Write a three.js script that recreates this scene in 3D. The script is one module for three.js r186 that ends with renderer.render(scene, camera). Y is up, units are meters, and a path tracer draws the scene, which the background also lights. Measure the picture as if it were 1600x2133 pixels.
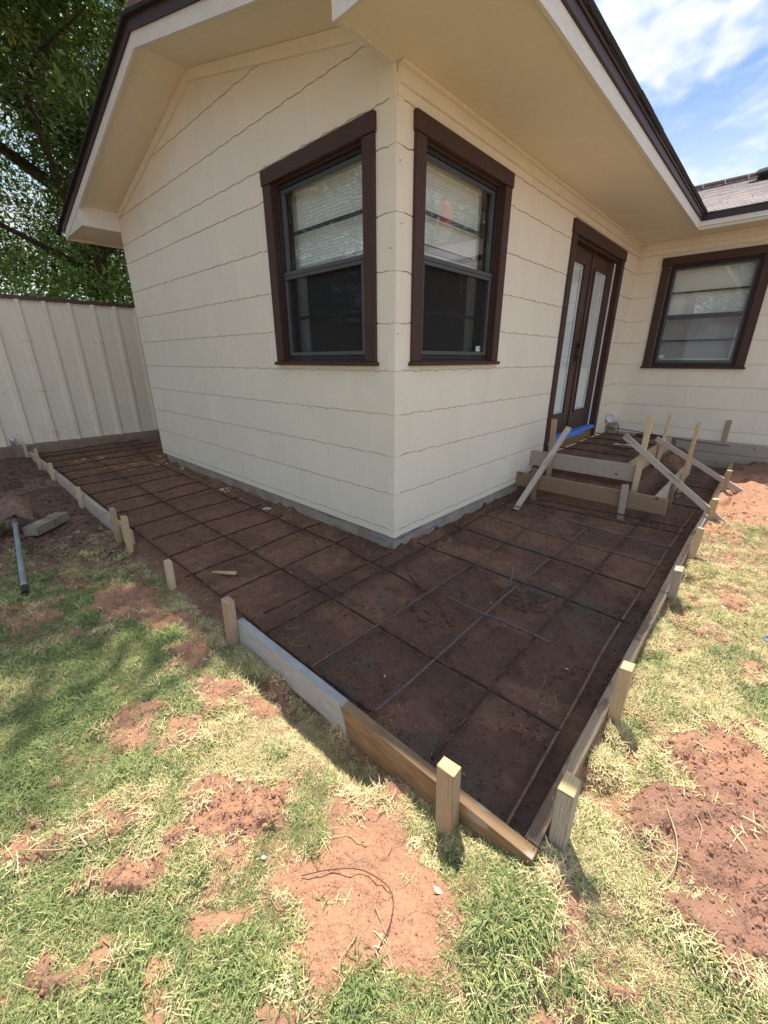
import * as THREE from 'three';
import { mergeGeometries, mergeVertices } from 'three/addons/utils/BufferGeometryUtils.js';
import { RoundedBoxGeometry } from 'three/addons/geometries/RoundedBoxGeometry.js';
import { MarchingCubes } from 'three/addons/objects/MarchingCubes.js';

// ------------------------------------------------------------------ camera, sky, sun, exposure
const scene = new THREE.Scene();
const camera = new THREE.PerspectiveCamera(102.94, 768 / 1024, 0.05, 400);
camera.position.set(1.7822, 1.3037, 2.0211);
camera.rotation.order = 'YXZ';
camera.rotation.set(-THREE.MathUtils.degToRad(20.482), THREE.MathUtils.degToRad(42.904), THREE.MathUtils.degToRad(-0.131));
const renderer = new THREE.WebGLRenderer({ antialias: true });
renderer.setSize(768, 1024);
renderer.toneMapping = THREE.LinearToneMapping;
renderer.toneMappingExposure = 2.5;
renderer.shadowMap.enabled = true;

// ---- noise
function rng(seed) { let a = seed >>> 0; return () => { a = (a + 0x6D2B79F5) | 0; let t = Math.imul(a ^ (a >>> 15), 1 | a); t = (t + Math.imul(t ^ (t >>> 7), 61 | t)) ^ t; return ((t ^ (t >>> 14)) >>> 0) / 4294967296; }; }
function hash3(x, y, z) { let h = Math.imul(x, 374761393) ^ Math.imul(y, 668265263) ^ Math.imul(z, 2147483647 ^ 0x5bd1e995); h = Math.imul(h ^ (h >>> 13), 1274126177); h ^= h >>> 16; h = Math.imul(h, 2246822519); return ((h ^ (h >>> 15)) >>> 0) / 4294967296; }
const sm = (t) => t * t * (3 - 2 * t);
function n2(x, y, s = 0) { const i = Math.floor(x), j = Math.floor(y), u = sm(x - i), v = sm(y - j); const a = hash3(i, j, s), b = hash3(i + 1, j, s), c = hash3(i, j + 1, s), d = hash3(i + 1, j + 1, s); return a + (b - a) * u + (c - a) * v + (a - b - c + d) * u * v; }
function n3(x, y, z) { const k = Math.floor(z), w = sm(z - k); return n2(x, y, k) * (1 - w) + n2(x, y, k + 1) * w; }
function fbm(x, y, o = 4, s = 0) { let v = 0, a = 0.5, t = 0; for (let k = 0; k < o; k++) { v += a * n2(x, y, s + k * 17); t += a; a *= 0.5; x = x * 2.03 + 11.3; y = y * 2.03 + 5.7; } return v / t; }
const clamp = (x, a = 0, b = 1) => Math.min(b, Math.max(a, x));
const ss = (a, b, x) => { const t = clamp((x - a) / (b - a)); return t * t * (3 - 2 * t); };
const mix = (a, b, t) => a + (b - a) * t;
const mix3 = (a, b, t) => [mix(a[0], b[0], t), mix(a[1], b[1], t), mix(a[2], b[2], t)];

// ---- sky: blue with a broken sheet of small streaked clouds, the same all round
{
  const W = 2048, H = 1024, data = new Float32Array(W * H * 4);
  for (let j = 0; j < H; j++) for (let i = 0; i < W; i++) {
    const th = ((j + 0.5) / H - 0.5) * Math.PI, ph = ((i + 0.5) / W - 0.5) * 2 * Math.PI;
    const y = Math.sin(th), c = Math.cos(th), x = c * Math.cos(ph), z = c * Math.sin(ph);
    let col;
    if (y > 0) {
      const q = 1 / (y + 0.13), px = x * q, pz = z * q;
      const a = px * 0.83 + pz * 0.55, b = -px * 0.55 + pz * 0.83;      // streak direction
      const warp = fbm(a * 3, b * 3, 3, 40) * 0.6;
      const big = fbm(a * 2.3 + warp, b * 2.3 + 3.1, 4, 3), fine = fbm(a * 14 + warp * 5, b * 17, 4, 9);
      let cl = ss(0.37, 0.73, big * 0.60 + fine * 0.40 + 0.01);
      cl = clamp(cl * (0.60 + 0.62 * fbm(a * 30, b * 38, 3, 21)));
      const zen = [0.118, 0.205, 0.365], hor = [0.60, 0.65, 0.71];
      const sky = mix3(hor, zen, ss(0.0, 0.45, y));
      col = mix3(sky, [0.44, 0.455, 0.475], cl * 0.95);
    } else col = mix3([0.50, 0.62, 0.78], [0.22, 0.19, 0.15], ss(0, 0.12, -y));
    const o = (j * W + i) * 4; data[o] = col[0]; data[o + 1] = col[1]; data[o + 2] = col[2]; data[o + 3] = 1;
  }
  const t = new THREE.DataTexture(data, W, H, THREE.RGBAFormat, THREE.FloatType);
  t.mapping = THREE.EquirectangularReflectionMapping; t.magFilter = t.minFilter = THREE.LinearFilter; t.wrapS = THREE.RepeatWrapping; t.needsUpdate = true;
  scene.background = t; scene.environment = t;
}
// ---- sun: high behind the house, so that the eaves shade the whole bed
const sun = new THREE.DirectionalLight(new THREE.Color(1.0, 0.94, 0.83), 3.05);
sun.position.set(-0.31 * 30, 30, -0.285 * 30); sun.target.position.set(0, 0, 0);
sun.castShadow = true; sun.shadow.mapSize.set(4096, 4096); sun.shadow.radius = 1.2;
Object.assign(sun.shadow.camera, { left: -18, right: 18, top: 18, bottom: -18, near: 1, far: 80 });
scene.add(sun, sun.target);

// ------------------------------------------------------------------ helpers
const names = new Map();
function numbered(n) { const k = names.get(n) || 0; names.set(n, k + 1); return k ? n + '_' + String(k).padStart(3, '0') : n; }
function shade(o) { o.traverse((m) => { if (m.isMesh) { m.castShadow = true; m.receiveShadow = true; } }); return o; }
function top(o, label, category, group) { o.name = numbered(o.name); o.userData.label = label; o.userData.category = category; if (group) o.userData.group = group; scene.add(o); return o; }
function structure(o, label) { o.name = numbered(o.name); o.userData.kind = 'structure'; if (label) o.userData.label = label; scene.add(o); return o; }
function grp(name, parent) { const g = new THREE.Group(); g.name = name; if (parent) parent.add(g); return g; }
function mesh(name, geo, mat, parent) { const m = new THREE.Mesh(geo, mat); m.name = name; if (parent) parent.add(m); return m; }
function tex(w, h, fn, { srgb = false, rx = 1, ry = 1, wrap = THREE.RepeatWrapping } = {}) {
  const d = new Uint8Array(w * h * 4);
  const enc = srgb ? (v) => 255 * (v <= 0.0031308 ? v * 12.92 : 1.055 * Math.pow(v, 1 / 2.4) - 0.055) : (v) => 255 * v;
  for (let j = 0; j < h; j++) for (let i = 0; i < w; i++) { const c = fn(i / w, j / h, i, j), o = (j * w + i) * 4; if (typeof c === 'number') { d[o] = d[o + 1] = d[o + 2] = clamp(enc(c), 0, 255); } else { for (let k = 0; k < 3; k++) d[o + k] = clamp(enc(clamp(c[k])), 0, 255); } d[o + 3] = 255; }
  const t = new THREE.DataTexture(d, w, h, THREE.RGBAFormat); t.wrapS = t.wrapT = wrap; t.magFilter = THREE.LinearFilter; t.minFilter = THREE.LinearMipmapLinearFilter; t.generateMipmaps = true;
  if (srgb) t.colorSpace = THREE.SRGBColorSpace; t.repeat.set(rx, ry); t.needsUpdate = true; return t;
}
// tiling value noise (period n cells)
function tn(u, v, nx, ny, s) { const x = u * nx, y = v * ny, i = Math.floor(x), j = Math.floor(y), a = sm(x - i), b = sm(y - j); const h = (p, q) => hash3(((p % nx) + nx) % nx, ((q % ny) + ny) % ny, s); return mix(mix(h(i, j), h(i + 1, j), a), mix(h(i, j + 1), h(i + 1, j + 1), a), b); }
const C = (r, g, b) => new THREE.Color().setRGB(r, g, b);
const std = (o) => new THREE.MeshStandardMaterial(o);

// uv in metres from position and face direction: along = grain axis
function metricUV(g, axis = 0, ou = 0, ov = 0) {
  const p = g.attributes.position, n = g.attributes.normal, uv = new Float32Array(p.count * 2);
  for (let i = 0; i < p.count; i++) {
    const P = [p.getX(i), p.getY(i), p.getZ(i)], N = [Math.abs(n.getX(i)), Math.abs(n.getY(i)), Math.abs(n.getZ(i))];
    const a = (axis + 1) % 3, b = (axis + 2) % 3;
    let u, v;
    if (N[axis] > 0.7) { u = P[a] * 0.35; v = P[b]; } else { u = P[axis]; v = N[a] > N[b] ? P[b] + 0.07 : P[a]; }
    uv[2 * i] = u + ou; uv[2 * i + 1] = v + ov;
  }
  g.setAttribute('uv', new THREE.BufferAttribute(uv, 2)); return g;
}
const pr = rng(77);
function bar(sx, sy, sz, axis, r = 0.003) { return metricUV(new RoundedBoxGeometry(sx, sy, sz, 1, Math.min(r, sx * 0.3, sy * 0.3, sz * 0.3)), axis, pr() * 5, pr() * 3); }
function box(x0, x1, y0, y1, z0, z1, axis = 0) { const g = new THREE.BoxGeometry(x1 - x0, y1 - y0, z1 - z0); g.translate((x0 + x1) / 2, (y0 + y1) / 2, (z0 + z1) / 2); return metricUV(g, axis); }
function cbox(x0, x1, y0, y1, z0, z1, axis = 0, r = 0.002) { const g = bar(x1 - x0, y1 - y0, z1 - z0, axis, r); g.translate((x0 + x1) / 2, (y0 + y1) / 2, (z0 + z1) / 2); return g; }

// ------------------------------------------------------------------ materials
function woodTex(seed, base, dark, opt = {}) {     // 1.2 m along the grain, 0.15 m across
  return tex(1024, 256, (u, v) => {
    const wob = (tn(u, v, 5, 4, seed) - 0.5) * 0.16 + (tn(u, v, 14, 8, seed + 2) - 0.5) * 0.04;
    const ring = 0.5 + 0.5 * Math.sin((v + wob) * 2 * Math.PI * 17);
    const fib = tn(u, v, 18, 128, seed + 5) * 0.55 + tn(u, v, 40, 250, seed + 6) * 0.45;
    let t = clamp(0.16 + 0.45 * Math.pow(ring, 2.2) + 0.85 * (fib - 0.5)); if (fib > 0.74) t = clamp(t + 0.5);
    let c = mix3(base, dark, t);
    for (const [ku, kv, r] of opt.knots || []) { const d = Math.hypot((u - ku) * 8, v - kv) / r; if (d < 1) c = mix3(c, [dark[0] * 0.45, dark[1] * 0.4, dark[2] * 0.35], ss(1, 0.4, d)); }
    if (opt.mud) { const m = ss(0.56, 0.70, tn(u, v, 7, 4, seed + 9) * 0.55 + tn(u, v, 31, 12, seed + 10) * 0.3 + tn(u, v, 90, 40, seed + 13) * 0.15); c = mix3(c, [0.13, 0.075, 0.055], m * opt.mud); }
    if (opt.grey) { const m = ss(0.4, 0.62, tn(u, v, 6, 5, seed + 11) * 0.6 + tn(u, v, 40, 30, seed + 12) * 0.4); c = mix3(c, [0.34, 0.32, 0.30], m * opt.grey); }
    return c;
  }, { srgb: true, rx: 1 / 1.2, ry: 1 / 0.15 });
}
const woodBump = tex(512, 256, (u, v) => clamp(0.5 + (tn(u, v, 20, 128, 3) - 0.5) * 0.7 + (tn(u, v, 8, 30, 4) - 0.5) * 0.5), { rx: 1 / 1.2, ry: 1 / 0.15 });
const wood = (t, rough = 0.85) => std({ map: t, bumpMap: woodBump, bumpScale: 0.0016, roughness: rough });
const W = {
  fresh: wood(woodTex(100, [0.62, 0.46, 0.27], [0.44, 0.28, 0.13], { knots: [[0.3, 0.4, 0.09], [0.8, 0.7, 0.07]] })),
  pale: wood(woodTex(140, [0.66, 0.54, 0.36], [0.50, 0.36, 0.20], { knots: [[0.6, 0.3, 0.08]] })),
  tan: wood(woodTex(180, [0.50, 0.35, 0.20], [0.32, 0.19, 0.09], { knots: [[0.45, 0.6, 0.1]], grey: 0.4 })),
  grey: wood(woodTex(220, [0.47, 0.405, 0.33], [0.29, 0.24, 0.19], { knots: [[0.2, 0.5, 0.1], [0.7, 0.3, 0.07]] })),
  silver: wood(woodTex(260, [0.54, 0.475, 0.39], [0.36, 0.305, 0.24], { mud: 0.35 })),
  brown: wood(woodTex(300, [0.33, 0.225, 0.14], [0.20, 0.125, 0.075], { knots: [[0.55, 0.5, 0.12]] })),
  redbrown: wood(woodTex(340, [0.13, 0.055, 0.035], [0.08, 0.03, 0.02])),
  muddy: wood(woodTex(380, [0.46, 0.33, 0.20], [0.28, 0.18, 0.10], { mud: 0.7, grey: 0.2 })),
  cut: wood(woodTex(420, [0.70, 0.52, 0.27], [0.56, 0.37, 0.16])),
};
// cream paint: faint vertical combing, roller texture, slight unevenness
const combBump = tex(512, 512, (u, v) => clamp(0.5 + (tn(u, v, 110, 5, 31) - 0.5) * 0.55 + (tn(u, v, 230, 16, 32) - 0.5) * 0.3 + (tn(u, v, 90, 90, 33) - 0.5) * 0.2), { rx: 1 / 0.6, ry: 1 / 0.6 });
const creamTex = (seed, base) => tex(512, 512, (u, v) => { const f = 1 + (tn(u, v, 5, 4, seed) - 0.5) * 0.055 + (tn(u, v, 19, 13, seed + 1) - 0.5) * 0.035 + (tn(u, v, 120, 6, seed + 2) - 0.5) * 0.012; return [base[0] * f, base[1] * f, base[2] * f * (1 + (tn(u, v, 6, 6, seed + 3) - 0.5) * 0.03)]; }, { srgb: true, rx: 1 / 1.7, ry: 1 / 1.7 });
const creamBase = [0.80, 0.735, 0.595];
const M = {};
const creamA = creamTex(50, creamBase), creamB = creamTex(61, [0.793, 0.728, 0.588]), creamC = creamTex(72, [0.807, 0.742, 0.602]);
M.siding = [creamA, creamB, creamC].map((t) => std({ map: t, bumpMap: combBump, bumpScale: 0.0006, roughness: 0.62 }));
const rollBump = tex(256, 256, (u, v) => clamp(0.5 + (tn(u, v, 60, 60, 81) - 0.5) * 0.5 + (tn(u, v, 9, 11, 82) - 0.5) * 0.4), { rx: 4, ry: 4 });
M.cream = std({ map: creamA, bumpMap: rollBump, bumpScale: 0.0006, roughness: 0.6 });
M.soffit = std({ map: creamTex(91, [0.80, 0.71, 0.55]), bumpMap: rollBump, bumpScale: 0.0006, roughness: 0.7 });
M.fascia = std({ map: creamTex(95, [0.75, 0.71, 0.62]), bumpMap: woodBump, bumpScale: 0.0022, roughness: 0.6 });
const brownBump = tex(512, 256, (u, v) => clamp(0.5 + (tn(u, v, 10, 60, 113) - 0.5) * 0.7 + (tn(u, v, 30, 120, 114) - 0.5) * 0.4), { rx: 1 / 0.5, ry: 1 / 0.12 });
M.brown = std({ map: tex(256, 256, (u, v) => { const f = 1 + (tn(u, v, 6, 30, 118) - 0.5) * 0.3; return [0.056 * f, 0.0225 * f, 0.0145 * f]; }, { srgb: true, rx: 1.4, ry: 3 }), bumpMap: brownBump, bumpScale: 0.0014, roughness: 0.58 });
M.doorBrown = std({ color: C(0.055, 0.0225, 0.014), bumpMap: rollBump, bumpScale: 0.0002, roughness: 0.38 });
M.drip = std({ color: C(0.045, 0.024, 0.022), roughness: 0.5 });
M.alu = std({ color: C(0.095, 0.098, 0.102), roughness: 0.42, metalness: 0.35 });
M.darkAlu = std({ color: C(0.018, 0.018, 0.02), roughness: 0.5 });
M.glass = new THREE.MeshPhysicalMaterial({ color: C(0.96, 0.98, 0.97), transmission: 1, thickness: 0, roughness: 0.0, ior: 1.65 });
M.doorGlass = new THREE.MeshPhysicalMaterial({ color: C(0.95, 0.98, 0.97), transmission: 1, thickness: 0, roughness: 0.02, ior: 1.52 });
M.screen = std({ color: C(0.010, 0.011, 0.012), roughness: 0.9, transparent: true, opacity: 0.62 });
M.blind = std({ color: C(0.78, 0.79, 0.77), roughness: 0.6 });
M.room = std({ color: C(0.20, 0.19, 0.18), roughness: 0.9 });
M.roof = std({ map: tex(512, 512, (u, v) => { const f = 0.75 + 0.5 * tn(u, v, 200, 200, 7) + 0.25 * (tn(u, v, 9, 40, 8) - 0.5); return [0.42 * f, 0.355 * f, 0.335 * f]; }, { srgb: true, rx: 1, ry: 1 }), bumpMap: tex(256, 256, (u, v) => tn(u, v, 128, 128, 17), { rx: 2, ry: 2 }), bumpScale: 0.002, roughness: 0.95 });
M.shingleEdge = std({ color: C(0.018, 0.016, 0.017), roughness: 0.95 });
M.steel = [[0.050, 0.031, 0.023], [0.13, 0.085, 0.063], [0.12, 0.115, 0.112], [0.22, 0.135, 0.082]].map((c, k) => std({ map: tex(256, 64, (u, v) => { const f = 0.7 + 0.6 * tn(u, v, 26, 6, 200 + k), r = ss(0.45, 0.7, tn(u, v, 9, 4, 210 + k)); return mix3([c[0] * f, c[1] * f, c[2] * f], [0.22 * f, 0.115 * f, 0.06 * f], r * 0.45); }, { srgb: true, rx: 3, ry: 1 }), bumpMap: tex(256, 32, (u) => (Math.sin(u * 2 * Math.PI * 32) > 0.55 ? 1 : 0.3), { rx: 3, ry: 1 }), bumpScale: 0.0012, roughness: 0.55, metalness: 0.35 }));
M.concrete = std({ map: tex(1024, 256, (u, v) => {
  let f = 0.75 + 0.3 * tn(u, v, 30, 8, 301) + 0.25 * tn(u, v, 200, 60, 302); let c = [0.37 * f, 0.32 * f, 0.245 * f];
  c = mix3(c, [0.30, 0.19, 0.13], ss(0.5, 0.75, tn(u, v, 12, 4, 304)) * 0.55);
  c = mix3(c, [0.36, 0.34, 0.32], ss(0.66, 0.8, tn(u, v, 40, 10, 306)) * 0.35); return c;
}, { srgb: true, rx: 0.5, ry: 2 }), bumpMap: rollBump, bumpScale: 0.003, roughness: 0.9 });
M.chalk = std({ color: C(0.16, 0.17, 0.42), roughness: 0.95 });

// ------------------------------------------------------------------ ground: one sheet, lawn, dug soil and the wet bed inside the forms
// [x, z, half axes a (ax, az) and b (bx, bz), strength] bare patches in the lawn
const bare = [
  [1.26, 1.57, 0.155, -0.145, -0.165, -0.15, 1.2], [0.81, 1.76, 0.13, -0.12, -0.10, -0.05, 1], [0.80, 1.95, 0.08, -0.07, -0.08, -0.03, 0.9], [0.89, 1.64, 0.065, -0.055, -0.055, -0.03, 1],
  [0.46, 2.14, 0.10, -0.09, -0.09, -0.01, 0.95], [-0.03, 1.50, 0.08, -0.07, -0.09, -0.04, 1], [0.29, 1.47, 0.09, -0.08, -0.07, -0.04, 0.9], [0.51, 1.39, 0.09, -0.08, -0.06, -0.04, 0.8],
  [0.22, 1.77, 0.07, -0.06, -0.1, -0.04, 0.8], [1.03, 1.85, 0.05, -0.04, -0.04, -0.02, 1], [1.05, 1.99, 0.045, -0.045, -0.06, -0.02, 0.9], [-0.52, 1.52, 0.30, -0.20, -0.14, -0.06, 1.15], [-0.81, 1.50, 0.22, -0.16, -0.2, -0.06, 1],
  [1.97, 0.71, 0.18, -0.16, -0.05, -0.26, 1.2], [1.98, 0.98, 0.12, -0.10, -0.03, -0.09, 1.0], [1.80, 1.28, 0.055, -0.05, -0.01, -0.04, 0.8], [1.72, -0.40, 0.07, -0.06, -0.02, -0.12, 0.8],
  [1.95, -3.15, 0.6, -0.25, -0.1, -0.85, 1.3], [1.72, -2.0, 0.08, -0.03, -0.03, -0.25, 0.8], [0.85, 2.15, 0.05, -0.05, -0.04, -0.01, 0.8], [1.75, 1.40, 0.03, -0.03, -0.01, -0.02, 0.8], [1.37, 1.75, 0.03, -0.03, -0.03, -0.03, 0.9], [1.15, 1.36, 0.06, -0.04, -0.04, -0.04, 0.8],
  [2.6, 0.1, 0.2, 0.05, -0.05, 0.15, 0.9], [0.1, 2.7, 0.2, 0.0, 0.0, 0.15, 0.9],
];
const green = [[0.10, 1.95, 0.42, 1], [-0.25, 1.72, 0.3, 0.9], [1.0, 1.60, 0.13, 1], [0.95, 1.52, 0.10, 0.8], [0.75, 2.25, 0.35, 0.8], [1.20, 1.95, 0.28, 0.85], [1.65, 1.62, 0.36, 1], [1.02, 2.1, 0.22, 0.95], [1.38, 1.82, 0.16, 1], [1.85, 1.42, 0.16, 0.9], [1.47, 1.42, 0.10, 0.6], [2.05, 1.25, 0.16, 0.5], [1.93, -0.15, 0.10, 0.9], [2.06, 0.10, 0.12, 0.8], [1.90, -1.9, 0.25, 0.6], [1.68, 0.55, 0.05, 0.9], [1.67, 0.1, 0.06, 0.9], [-0.9, 1.85, 0.5, 0.9], [-1.6, 2.1, 0.5, 0.8], [0.0, 2.8, 0.6, 0.8], [2.6, 1.2, 0.4, 0.7]];
function bareAt(x, z) {
  const wx = (fbm(x * 7, z * 7, 4, 60) - 0.5) * 0.30, wz = (fbm(x * 7 + 31, z * 7, 4, 61) - 0.5) * 0.30; let m = 0.75 * ss(0.60, 0.74, fbm(x * 6.5, z * 6.5, 4, 62));
  for (const [cx, cz, ax, az, bx, bz, s] of bare) {
    const dx = x + wx - cx, dz = z + wz - cz, D = ax * bz - az * bx, p = (dx * bz - dz * bx) / D, q = (ax * dz - az * dx) / D, d = Math.hypot(p, q);
    if (d < 1.6) m = Math.max(m, s * ss(1.35, 0.6, d));
  }
  return clamp(m);
}
function greenAt(x, z) { let m = 0; for (const [cx, cz, r, s] of green) m = Math.max(m, s * ss(1.5, 0.4, Math.hypot(x - cx, z - cz) / r)); return clamp(m * (0.6 + 0.8 * fbm(x * 6, z * 6, 3, 70))); }
// inside of the slab forms (1 = dug bed)
function bedAt(x, z) {
  const open = ss(-1.75, -1.5, x) * ss(0.12, -0.05, x);                 // no board here: the cut edge wanders
  const zE = 1.235 + open * (0.03 + (fbm(x * 7, 3, 3, 90) - 0.5) * 0.12);
  return ss(1.60, 1.56, x) * ss(zE + 0.015 + open * 0.03, zE - 0.015 - open * 0.03, z);
}
function leftSoil(x, z) { return ss(-0.95, -1.5, x + (fbm(x * 2, z * 2, 3, 95) - 0.5) * 0.8 + (z - 1.5) * 0.5); }   // worn soil towards the fence
function groundH(x, z) {
  const bed = bedAt(x, z);
  const lawnFront = -0.055 + 0.05 * ss(-2, -5, x), lawnRight = 0.03 + 0.012 * clamp(-z, 0, 5);
  let h = mix(lawnFront, lawnRight, ss(0.9, 1.7, x) * ss(1.5, 0.9, z));
  const b = bareAt(x, z), fine = fbm(x * 34, z * 34, 3, 5) - 0.5, mid = fbm(x * 9, z * 9, 3, 6) - 0.5;
  h += mid * 0.028 + fine * (0.010 + 0.012 * b) + b * 0.012 - 0.01 * ss(0.4, 0.75, fbm(x * 4, z * 4, 2, 14));
  h += 0.022 * ss(0.2, 0.0, Math.hypot((x - 1.26) / 1.2, z - 1.57)) * (1 + fine);              // the smooth mound
  h += 0.062 * ss(0.24, 0.06, Math.hypot((x - 1.58) * 0.9, z - 1.33)) + 0.035 * ss(0.16, 0.04, Math.hypot(x - 1.68, z - 1.16));
  h += 0.026 * b * (1 - Math.exp(-Math.abs(fbm(x * 11, z * 11, 3, 16) - 0.5) * 22)) * (ss(1.70, 1.82, x) + ss(1.05, 0.95, x));
  const tR = ss(0.13, 0.03, Math.abs(x - 1.66)) * (z < 1.25 ? 1 : ss(1.4, 1.25, z)), tF = ss(0.12, 0.02, Math.abs(z - 1.305)) * ss(0.0, 0.1, x) * ss(1.75, 1.6, x);
  h -= (0.042 * tR * ss(1.05, 0.9, z) + 0.07 * tF * ss(1.50, 1.40, x)) * ss(0.38, 0.62, fbm(x * 5, z * 5, 2, 23)) * 1.2;                    // loose trench outside the boards
  // the bed
  let hb = -0.052 + mid * 0.034 + fine * 0.032 + 0.036 * ss(0.38, 0.0, Math.min(Math.hypot(Math.max(x, 0), Math.max(z, 0)), 1));
  const lump = fbm(x * 13, z * 13, 3, 33); hb += 0.026 * ss(0.56, 0.72, lump) * (0.6 + 1.4 * fine + 0.3);
  const up = ss(0.99, 0.90, x) * ss(-2.18, -2.30, z), between = ss(1.24, 1.0, x) * ss(-1.9, -2.02, z);
  hb = Math.max(hb, 0.20 * between * ss(-1.92, -2.2, z) + mid * 0.05 * between - 0.03, 0.30 * up + (mid * 0.04 + fine * 0.01) * up - 0.03);
  return mix(h, hb, bed);
}
const DRY = [0.43, 0.225, 0.133], MOIST = [0.27, 0.142, 0.098];
function soilColor(x, z) {
  const bed = bedAt(x, z), f1 = fbm(x * 3, z * 3, 4, 120), f2 = fbm(x * 28, z * 28, 3, 121), f3 = n2(x * 150, z * 150, 122);
  let lawn = mix3(DRY, [0.34, 0.18, 0.11], ss(0.45, 0.62, f2 * 0.6 + f1 * 0.4));
  lawn = mix3(lawn, MOIST, ss(1.70, 1.80, x) * ss(0.45, 0.7, z) * ss(1.3, 1.0, z) * 0.85);
  lawn = mix3(lawn, MOIST, ss(1.05, 0.85, x) * ss(-0.1, 0.2, x) * ss(0.48, 0.6, f2) * 0.7);
  const ls = leftSoil(x, z); lawn = mix3(lawn, mix3([0.19, 0.105, 0.072], [0.085, 0.052, 0.040], ss(0.4, 0.62, f2 * 0.7 + f1 * 0.3)), ls);
  lawn = mix3(lawn, [0.32, 0.18, 0.12], ls * ss(0.56, 0.68, f1) * 0.6);
  // thatch and soil between the blades, darkened to paint shaded gaps
  const thatch = (1 - bareAt(x, z)) * (1 - ls) * 0.68; lawn = mix3(lawn, [0.17, 0.105, 0.062], thatch * (0.6 + 0.5 * f2));
  lawn = mix3(lawn, [0.38, 0.335, 0.19].map((q) => q * (0.8 + 0.4 * f2)), Math.max(ss(2.3, 3.2, x), ss(2.5, 3.2, z)) * (1 - ls) * 0.85);  // outer lawn, out of view, coloured paler to bounce more light onto the walls
  let wet = [0.128, 0.064, 0.041], dry = [0.235, 0.122, 0.073];
  const left = ss(0.6, -2.2, x), dm = clamp(left * 0.75 + ss(0.46, 0.62, f1) * 0.65 + ss(0.95, 1.2, x) * 0.0 + ss(-1.9, -2.6, z) * 0.35);
  let b = mix3(wet, dry, dm * (0.65 + 0.5 * f2));
  b = mix3(b, [0.095, 0.062, 0.048], ss(0.56, 0.64, fbm(x * 4.2, z * 4.2, 3, 131)) * ss(0.2, 0.7, x) * 0.8);    // slick clay spots
  const s = 0.68 + 0.38 * f2 + 0.28 * f3;
  return mix3(lawn, b, bed).map((v) => v * s);
}
const TX0 = -6.6, TZ0 = -6, TS = 10;
const groundMap = tex(2048, 2048, (u, v) => soilColor(TX0 + u * TS, TZ0 + v * TS), { srgb: true, wrap: THREE.MirroredRepeatWrapping });
const groundRough = tex(512, 512, (u, v) => { const x = TX0 + u * TS, z = TZ0 + v * TS; const clay = ss(0.56, 0.64, fbm(x * 4.2, z * 4.2, 3, 131)) * ss(0.2, 0.7, x) * bedAt(x, z); return 0.95 - 0.3 * clay; }, { wrap: THREE.MirroredRepeatWrapping });
const grain = tex(1024, 1024, (u, v) => clamp(0.5 + (tn(u, v, 60, 60, 401) - 0.5) * 0.5 + (tn(u, v, 150, 150, 402) - 0.5) * 0.4 + (tn(u, v, 380, 380, 403) - 0.5) * 0.35), { rx: 12, ry: 12 });
{
  const lines = (segs) => { const a = []; for (const [p, q, d] of segs) { const n = Math.max(1, Math.round((q - p) / d)); for (let i = 0; i < n; i++) a.push(p + (q - p) * i / n); } a.push(segs[segs.length - 1][1]); return a; };
  const xs = lines([[-120, -30, 15], [-30, -7, 1.5], [-7, -1.6, 0.035], [-1.6, 2.35, 0.0125], [2.35, 4, 0.06], [4, 30, 2], [30, 120, 15]]);
  const zs = lines([[-120, -30, 15], [-30, -5, 1.5], [-5, -1.2, 0.03], [-1.2, 2.4, 0.0125], [2.4, 4, 0.06], [4, 30, 2], [30, 120, 15]]);
  const nx = xs.length, nz = zs.length, pos = new Float32Array(nx * nz * 3), uv = new Float32Array(nx * nz * 2), idx = [];
  for (let j = 0; j < nz; j++) for (let i = 0; i < nx; i++) { const k = j * nx + i, x = xs[i], z = zs[j]; pos[k * 3] = x; pos[k * 3 + 1] = groundH(x, z); pos[k * 3 + 2] = z; uv[k * 2] = (x - TX0) / TS; uv[k * 2 + 1] = (z - TZ0) / TS; }
  for (let j = 0; j < nz - 1; j++) for (let i = 0; i < nx - 1; i++) { const a = j * nx + i, b = a + 1, c = a + nx, d = c + 1; idx.push(a, c, b, b, c, d); }
  const g = new THREE.BufferGeometry(); g.setAttribute('position', new THREE.BufferAttribute(pos, 3)); g.setAttribute('uv', new THREE.BufferAttribute(uv, 2)); g.setIndex(idx); g.computeVertexNormals();
  structure(mesh('ground', g, std({ map: groundMap, roughnessMap: groundRough, roughness: 1, bumpMap: grain, bumpScale: 0.006 })), 'red-brown soil with patchy lawn and the dug wet bed around the house');
}
console.log('ground');

// ------------------------------------------------------------------ house
const house = grp('house');
const ZB = -4.887, EX = 0.55;           // back wing wall plane
const rakeY = (x) => 3.40 - 0.25 * Math.abs(x + 2.13);   // underside of the sloped rake soffit at the wall
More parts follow.
